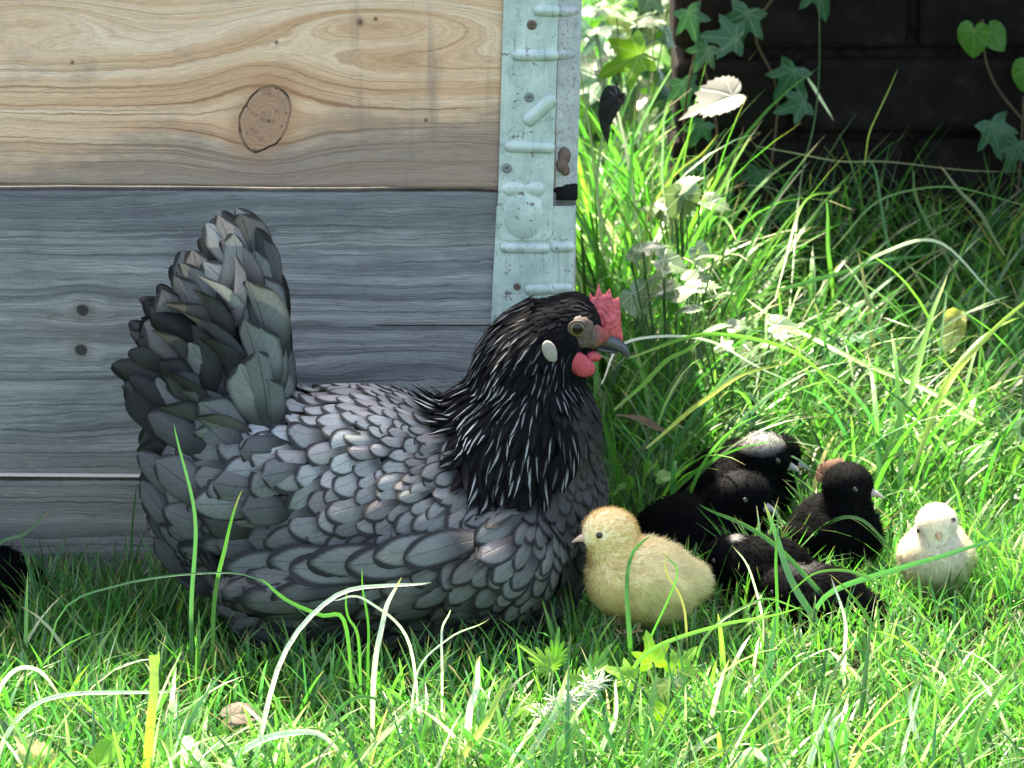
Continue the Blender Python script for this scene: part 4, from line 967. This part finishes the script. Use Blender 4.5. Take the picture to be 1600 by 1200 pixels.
chick('rearmost black chick, only its dark head showing beside the pale crowned one', 1158, 0, .20, 10, (.026, .0, .058), -25, 0, 8, s=.94, col=BK, dark=True, seed=10, beakmat=M_BEAKG, group=GB)
chick('upright black chick left of the white chick, looking right', 1303, 0, .02, -62, (.018, .0, .087), 40, 0, 2, s=.88, col=BK, dark=True, seed=11, beakmat=M_BEAKG, group=GB, upright=1, zoff=.002)
chick('black chick crouching with its beak to the left, right of the yellow chick', 1196, 0, -.065, 172, (.033, .0, .052), 0, 0, 12, s=.78, col=BK, dark=True, seed=12, beakmat=M_BEAKG, group=GB, zoff=-.006, crown=((-.010, .004, .017), .007, (.3, .3, .29)))
chick('black chick lying low with a grey back, below the upright black chick', 1282, 0, -.115, 165, (.030, .0, .050), 10, 0, 20, s=.78, col=(.006, .006, .007), dark=True, seed=13, beakmat=M_BEAKG, group=GB, zoff=-.012, crown=((-.020, .004, .014), .016, (.09, .09, .09)))
chick('black chick cut off by the left edge, against the lowest frame', -38, 0, -.05, 190, (.030, .0, .062), 0, 0, 8, s=.95, col=BK, dark=True, seed=14, beakmat=M_BEAKG, group=GB)

# ---------------------------------------------------------------- grass goes round the animals
V, F, T_, U = grass_field()
for i, h in enumerate(HX):
    v, f, t_, u = ribbon(h[0], h[1], h[2], seed=i*1.7, rooted=not (h[0][0][0] > 930 and h[0][0][1] < 800)); F = np.vstack([F, np.array(f)+len(V)]); V = np.vstack([V, v]); T_ = np.vstack([T_, t_]); U = np.vstack([U, u])
go = bpy.data.objects.new('grass', mesh_from('grass', V, F, M_GRASS, {'tint': T_, 'luv': U})); COL.objects.link(go); go['kind'] = 'stuff'; go['label'] = 'rough green lawn and longer grass round the hen and the box'; go['category'] = 'grass'
for i, (pts, wp, tint, lab) in enumerate(HERO):
    v, f, t_, u = ribbon(pts, wp, tint, seed=i*2.3, cut=(i == 1), rooted=i not in (7, 8, 9, 18, 19, 20)); single('grass_blade', v, f, M_GRASS, lab, 'grass blade', 'large grass blades', {'tint': t_, 'luv': u})

# ---------------------------------------------------------------- leaves
def leaf_mat(name, c1, c2, vein, fac=.25, rough=.45, spec=.45, vw=.035):
    g = NG(name, rough, spec); U = g.xyz(g.attr('luv').outputs['Vector']); p = g.objc()
    r = g.m('SQRT', g.add(g.mul(U[0], U[0]), g.mul(U[1], U[1]))); an = g.m('ARCTAN2', U[0], U[1])
    fr = g.m('ABSOLUTE', g.sub(g.m('FRACT', g.add(g.mul(an, 1/.78), .5)), .5)); dist = g.mul(fr, g.mul(r, .78))
    vn = g.mul(g.step(dist, vw, vw*.2), g.step(r, 1.05, .7))
    n = g.noise(p, 90, 4, .6); n2 = g.noise(p, 500, 3, .6)
    c = g.mix(n, c1, c2); c = g.mix(g.mul(g.step(n2, .5, .7), .3), c, g.mix(.5, c, (.02, .03, .02))); c = g.mix(g.mul(vn, .6), c, vein)
    g.color(c); g.bump(g.sub(g.mul(n2, .3), vn), .5, .001); g.translucent(g.mix(1.0, c, (1.2, 1.3, .6), 'MULTIPLY'), fac); return g.mat
M_IVY = leaf_mat('ivy_leaf', (.022, .10, .045), (.035, .14, .06), (.12, .26, .15), .15)
M_IVYL = leaf_mat('young_ivy_leaf', (.06, .22, .03), (.10, .30, .04), (.2, .42, .12), .35)
M_PALE = leaf_mat('pale_leaf_back', (.13, .14, .125), (.22, .23, .21), (.30, .32, .28), .08, .7, .15)
M_SHINY = leaf_mat('broad_leaf', (.10, .20, .08), (.22, .30, .18), (.42, .5, .35), .2, .25, .8)
M_DRY = leaf_mat('dry_leaf', (.20, .095, .06), (.30, .15, .09), (.14, .07, .04), .2, .6)
M_DRYD = leaf_mat('dark_dry_leaf', (.035, .026, .014), (.07, .045, .022), (.03, .02, .012), .02, .7)
M_YELL = leaf_mat('yellowing_leaf', (.50, .50, .16), (.62, .60, .28), (.3, .3, .1), .3, .5)
M_DARKL = leaf_mat('dark_curled_leaf', (.02, .025, .025), (.05, .055, .055), (.02, .02, .02), .02, .15, .9)
M_GREENL = leaf_mat('fresh_leaf', (.13, .34, .03), (.22, .45, .04), (.3, .5, .15), .45, .4)
M_STEM = simple('brown_stem', (.10, .075, .045), .8, .2)
IVY = [(0, 1), (10, .80), (20, .52), (32, .46), (42, .62), (52, .78), (60, .62), (70, .42), (84, .36), (98, .44), (110, .52), (122, .40), (140, .26), (160, .16), (180, .10)]
HEART = [(0, 1), (15, .86), (35, .74), (60, .66), (90, .6), (115, .55), (140, .45), (160, .3), (180, .08)]
OVAL = [(0, 1), (12, .8), (25, .6), (45, .45), (70, .36), (100, .3), (140, .2), (180, .1)]
def serr(base, amp=.12, n=60):
    out = []
    A_ = np.array(base, float)
    for i in range(n+1):
        a = 180*i/n; r = np.interp(a, A_[:, 0], A_[:, 1]); out.append((a, r*(1-amp*(i % 2)))); 
    return out
MAPLE = serr([(0, 1), (20, .82), (45, .72), (75, .66), (105, .62), (130, .52), (155, .34), (180, .08)], .16, 26); THIST = [(a, r*(.45+.55*abs(math.cos(a/180*math.pi*9)))) for a, r in [(i*2.5, np.interp(i*2.5, [0, 20, 60, 110, 180], [1, .62, .42, .34, .1])) for i in range(73)]]
def leaf_geo(outline, size, curl=.2, fold=.2, wave=.04, seed=0):
    """lamina in its own plane, x across, y from stalk to tip, z curl"""
    pts = [(math.sin(R(a))*r, math.cos(R(a))*r) for a, r in outline]+[(-math.sin(R(a))*r, math.cos(R(a))*r) for a, r in outline[::-1]][1:-1 if outline[-1][0] == 180 else None]
    n = len(pts); K = 5; V, U, F = [], [], []
    for k in range(K+1):
        s = (k/K)
        for (x, y) in pts:
            X, Y_ = x*s, y*s; Z = -curl*(X*X+Y_*Y_)+fold*abs(X)+wave*math.sin(5*X+seed)*math.cos(6*Y_+seed*2); V.append((X*size, Y_*size, Z*size)); U.append((X, Y_, 0))
    for k in range(K):
        for i in range(n): F.append((k*n+i, k*n+(i+1) % n, (k+1)*n+(i+1) % n, (k+1)*n+i))
    V, U = np.array(V), np.array(U)
    return V, F, U
def place(V, pos, tipdir, normal):
    y = Vector(tipdir).normalized(); z = Vector(normal); z = (z-y*z.dot(y)).normalized(); x = y.cross(z)
    M = np.array([x[:], y[:], z[:]]); return V @ M+np.array(pos[:])
def leaf(name, mat, outline, px, py, Y, sizepx, ang, normal=(0, -1, .4), label=None, cat=None, parent=None, curl=.2, fold=.2, wave=.04, seed=0, group=None, plabel=None):
    sc = (at(900, 600, Y).x-at(800, 600, Y).x)/100; V, F, U = leaf_geo(outline, sizepx*sc, curl, fold, wave, seed)
    V = place(V, at(px, py, Y), (math.cos(R(ang)), 0, math.sin(R(ang))), normal)
    if parent is not None: return part(name, V, F, mat, parent, {'luv': U}, label=plabel)
    return single(name, V, F, mat, label, cat, group, {'luv': U})
def vine(label, stems, leaves_, loc):
    t = thing('ivy', label, 'ivy', loc, 'ivy on the dark wall')
    for st in stems:
        C = spline([at(*p)[:] for p in st], 16); V, F = tube(C, [.0012]*16, 6); part('stem', V, F, M_STEM, t)
    for i, (mat, out, px, py, Y, sz, an, nm) in enumerate(leaves_): leaf('leaf', mat, out, px, py, Y, sz, an, nm, parent=t, curl=.15, fold=.18, seed=i)
W1 = WY-.03
vine('ivy with three dark lobed leaves on the wall left of centre at the top edge', [[(1195, 330, W1), (1215, 150, W1+.02), (1180, 50, W1+.02), (1230, -30, W1)]],
     [(M_IVY, IVY, 1168, 20, W1, 62, 250, (-.2, -1, .3)), (M_IVY, IVY, 1150, 60, W1-.01, 60, 175, (-.2, -1, .5)), (M_IVY, IVY, 1278, -25, W1, 62, 285, (.1, -1, .4)), (M_IVY, IVY, 1240, 110, W1+.01, 58, 240, (.2, -1, .2)), (M_IVY, IVY, 1255, 160, W1+.01, 50, 200, (0, -1, .2))], at(1195, 430, W1)[:])
vine('thin ivy stem with a bright heart shaped leaf, top right of the dark wall', [[(1600, 190, W1), (1560, 140, W1), (1540, 92, W1), (1535, 30, W1)]], [(M_IVYL, HEART, 1522, 48, W1, 44, 268, (-.5, -1, .2)), (M_IVYL, HEART, 1548, 50, W1, 38, 310, (.5, -1, .3))], at(1600, 430, W1)[:])
vine('dense dark ivy trailing down the left end of the dark wall', [[(1110, 400, W1), (1120, 200, W1), (1090, 60, W1), (1100, -30, W1)], [(1090, 60, W1), (1070, 180, W1), (1075, 300, W1)]],
     [(M_IVY, IVY, 1075+rr_[0], 20+rr_[1], W1-.012*rr_[2], 46+rr_[3], 270+rr_[4], (rr_[5], -1, .4)) for rr_ in [(0, 0, 1, 6, 20, .3), (30, 55, 1, 0, -30, -.3), (-8, 110, 0, 4, 10, .2), (22, 175, 1, -4, -25, .4), (0, 240, 1, 0, 30, -.2), (50, 290, 0, 0, 0, .1), (60, 120, 0, -6, 15, .5), (110, 250, 0, 0, -20, .2), (150, 300, 0, 4, 25, -.3), (230, 330, 1, 0, 0, .2)]], at(1120, 440, W1)[:])
vine('ivy with dull green leaves at the right edge of the dark wall', [[(1560, 430, W1), (1590, 300, W1), (1600, 150, W1)]],
     [(M_IVY, IVY, 1550, 195, W1, 62, 290, (.3, -1, .3)), (M_IVY, IVY, 1590, 225, W1, 52, 250, (.0, -1, .6)), (M_IVYL, HEART, 1606, 105, W1, 40, 260, (0, -1, .3)), (M_IVY, IVY, 1545, 350, W1-.02, 60, 300, (.1, -1, .5)), (M_IVY, IVY, 1600, 380, W1-.02, 55, 260, (.1, -1, .5))], at(1570, 430, W1)[:])
leaf('fallen_leaf', M_PALE, serr([(0, 1), (18, .66), (38, .74), (60, .62), (85, .48), (120, .36), (180, .08)], .1, 30), 1145, 150, .62, 92, 200, (-.1, -.45, 1), 'large pale lobed leaf lying in the sun at the foot of the dark wall', 'leaf', curl=.1, fold=.25)
leaf('fallen_leaf', M_YELL, OVAL, 1498, 490, .45, 62, 262, (-.3, -1, .3), 'crumpled yellowish dead leaf hanging in the shaded grass at the right', 'leaf', curl=-.7, fold=.8, wave=.22, seed=3)
leaf('fallen_leaf', M_DRY, HEART, 1292, 748, .10, 40, 60, (0, -.8, 1), 'reddish brown round leaf behind the upright black chick', 'leaf', curl=.4, fold=.1)
leaf('fallen_leaf', M_DRYD, HEART, 360, 1118, -.33, 52, 20, (.2, -.3, 1), 'brown curled leaf half buried in the grass below the hen tail', 'leaf', curl=.5, fold=.3)
leaf('fallen_leaf', M_YELL, MAPLE, 60, 1195, -.43, 60, 120, (.1, -.6, 1), 'pale yellow leaf in the bottom left corner', 'leaf', curl=.3, wave=.1)
leaf('fallen_leaf', M_DRYD, OVAL, 975, 652, .16, 85, 352, (0, .06, 1), 'narrow brown dead leaf lying right of the hen neck', 'leaf', curl=.3)
leaf('fallen_leaf', M_DARKL, OVAL, 965, 150, .50, 76, 235, (-.6, -.7, .6), 'glossy dark curled leaf next to the metal corner', 'leaf', curl=.6, fold=.5, seed=2)
leaf('broad_leaf', M_GREENL, IVY, 1000, 85, .52, 76, 205, (-.3, -.8, .4), 'bright green lobed leaf lit from behind near the metal corner', 'leaf', curl=.2)
leaf('broad_leaf', M_GREENL, OVAL, 150, 1200, -.44, 72, 62, (-.4, -.7, .6), 'fresh green broad leaf low in the bottom left', 'leaf')
M_GSTEM = simple('green_stem', (.06, .14, .04), .6, .3)
def plant(label, cat, name, loc, items, group=None):
    t = thing(name, label, cat, loc, group)
    for i, (mat, out, px, py, Y, sz, an, nm) in enumerate(items):
        V, F = tube(spline([loc, tuple((Vector(loc)+at(px, py, Y))/2+Vector((0, 0, .01))), at(px, py, Y)[:]], 8), [.0008]*8, 5); part('stem', V, F, M_GSTEM, t)
        leaf('leaf', mat, out, px, py, Y, sz, an, nm, parent=t, seed=i*1.3, curl=.25, fold=.22)
    return t
rs = np.random.default_rng(12)
def weeds(label, px, py, Y, n, spread, mat, size, out=MAPLE):
    b = at(px, py, Y); b.z = float(gz(b.x, Y)); it = []
    for i in range(n):
        qx, qy = px+rs.uniform(-spread, spread), py+rs.uniform(-spread*.55, spread*.55)
        it.append((mat, out, qx, qy, Y+rs.uniform(-.05, .05), size*rs.uniform(.7, 1.2), rs.uniform(150, 400), (rs.uniform(-.6, .3), rs.uniform(-.6, .2), 1)))
    plant(label, 'weed', 'leafy_weed', tuple(b), it, 'leafy weeds in the grass')
weeds('weed with sun bleached toothed leaves right above the hen comb', 1050, 430, .36, 18, 74, M_SHINY, 46)
weeds('weed with shiny pale leaves in the sun below the big fallen leaf', 1075, 315, .58, 9, 50, M_SHINY, 50)
weeds('low weed with pale leaves right of the hen beak', 1150, 510, .30, 10, 70, M_SHINY, 34)
weeds('dark weed with broad leaves in the shade right of the pale ones', 1310, 560, .42, 5, 60, M_IVY, 42)
weeds('weed with broad leaves by the metal corner at the top edge', 985, 30, 1.1, 8, 60, M_SHINY, 48)
weeds('small weed between the hen breast and the black chicks', 1000, 745, .10, 5, 36, M_IVYL, 30)
weeds('weed under the long sloping blade, near the shaded grass', 1200, 640, .28, 4, 60, M_IVY, 36)
b = at(850, 1085, -.33); b.z = float(gz(b.x, -.33))
plant('thistle with spiny green leaves under the hen breast', 'thistle', 'thistle', tuple(b),
  [(M_GREENL, THIST, 860, 1045, -.30, 66, 135, (0, -.8, 1)), (M_IVYL, THIST, 868, 1030, -.29, 52, 85, (0, -1, .6)), (M_GREENL, THIST, 900, 1070, -.32, 60, 40, (0, -.8, .9)), (M_GREENL, THIST, 830, 1100, -.34, 56, 200, (0, -.8, 1)), (M_IVYL, THIST, 925, 1050, -.3, 56, 60, (0, -.9, .8))])
b = at(1040, 1080, -.32); b.z = float(gz(b.x, -.32))
plant('lush weed with lobed bright leaves below the yellow chick', 'weed', 'leafy_weed', tuple(b),
  [(M_GREENL, IVY, 1020, 1035, -.29, 52, 100, (0, -.9, .8)), (M_GREENL, IVY, 1060, 1050, -.30, 50, 60, (0, -.8, .9)), (M_SHINY, HEART, 1050, 1070, -.31, 40, 270, (0, -.8, 1)), (M_GREENL, IVY, 985, 1060, -.31, 48, 150, (0, -.8, 1)), (M_GREENL, IVY, 1040, 1110, -.34, 48, 250, (0, -.8, 1))], 'leafy weeds in the grass')
# silvery dry grass plume lying in the foreground
pl = Feathers(); Vv, Ff, off = [], [], 0; C = spline([at(835, 1130, -.37)[:], at(870, 1100, -.365)[:], at(905, 1085, -.36)[:], at(945, 1060, -.355)[:]], 40)
vf = [tube(C, [.0009]*40, 5)]
for i in range(230):
    k = rs.integers(2, 39); p = Vector(C[k]); d = Vector((rs.normal(0, .8)+.3, rs.normal(0, .6)-.2, rs.normal(0, .7)+.25)).normalized(); L = rs.uniform(.004, .013)
    vf.append(tube([p, p+d*L*.6, p+d*L], [.00045, .0004, .0001], 3))
V, F = join(*vf); single('seed_plume', V, F, simple('silvery_seed_head', (.55, .62, .5), .6, .3, .2), 'silvery feathery seed head lying in the foreground grass right of centre', 'seed head')

# unseen leaf mass added above the view, blocks sky over the long grass
ivy_r = [o for o in bpy.data.objects if o.name.startswith('ivy') and 'right edge' in str(o.get('label', ''))][0]
shade_leaves = []
for i in range(1500):
    x, y = rs.uniform(.24, 1.5), rs.uniform(.30, 1.0); z = rs.uniform(.58, .85); x += max(0, .55-y)*.5; V, F, U = leaf_geo(IVY if i % 3 else HEART, .05*rs.uniform(.7, 1.3), .2, .2, .04, i)
    shade_leaves.append((place(V, (x, y, z), (rs.normal(), rs.normal()-.6, -1), (rs.normal()*.5, -.6, 1)), F, U))
V, F = join(*[(a, b) for a, b, c in shade_leaves]); U = np.vstack([c for a, b, c in shade_leaves]); part('foliage', V, F, M_IVY, ivy_r, {'luv': U})  # added light blocker, parented to the vine at the right
# leafy ground ivy mound in the sun beyond the end of the wall
def mound(label, x0, x1, y0, y1, h, n, mats, size):
    t = thing('ivy_bush', label, 'ivy bush', ((x0+x1)/2, (y0+y1)/2, 0)); groups = {}
    for i in range(n):
        x, y = rs.uniform(x0, x1), rs.uniform(y0, y1); z = rs.uniform(.0, h)*(1-.3*abs((x-x0)/(x1-x0)-.5)); V, F, U = leaf_geo(IVY if i % 3 else HEART, size*rs.uniform(.6, 1.25), .25, .2, .05, i)
        V = place(V, (x, y, z), (rs.normal(), rs.normal()*.6-.3, rs.normal()-.3), (rs.normal()*.7, -.5+rs.normal()*.5, .9)); groups.setdefault(i % len(mats), []).append((V, F, U))
    for k, L in groups.items():
        V, F = join(*[(a, b) for a, b, c in L]); U = np.vstack([c for a, b, c in L]); part('foliage', V, F, mats[k], t, {'luv': U})
    vf = [tube([( x0+(x1-x0)*q, (y0+y1)/2, 0), (x0+(x1-x0)*q+.02, (y0+y1)/2, h*.5), (x0+(x1-x0)*q+.03, y0+.03, h*.9)], [.005, .004, .002]) for q in (.2, .5, .8)]
    V, F = join(*vf); part('stem', V, F, M_STEM, t)
mound('sunlit leafy ivy bush beyond the end of the dark wall, top edge', -.02, .21, 1.12, 1.6, .48, 330, [M_IVYL, M_IVY, M_IVY, M_SHINY], .040)
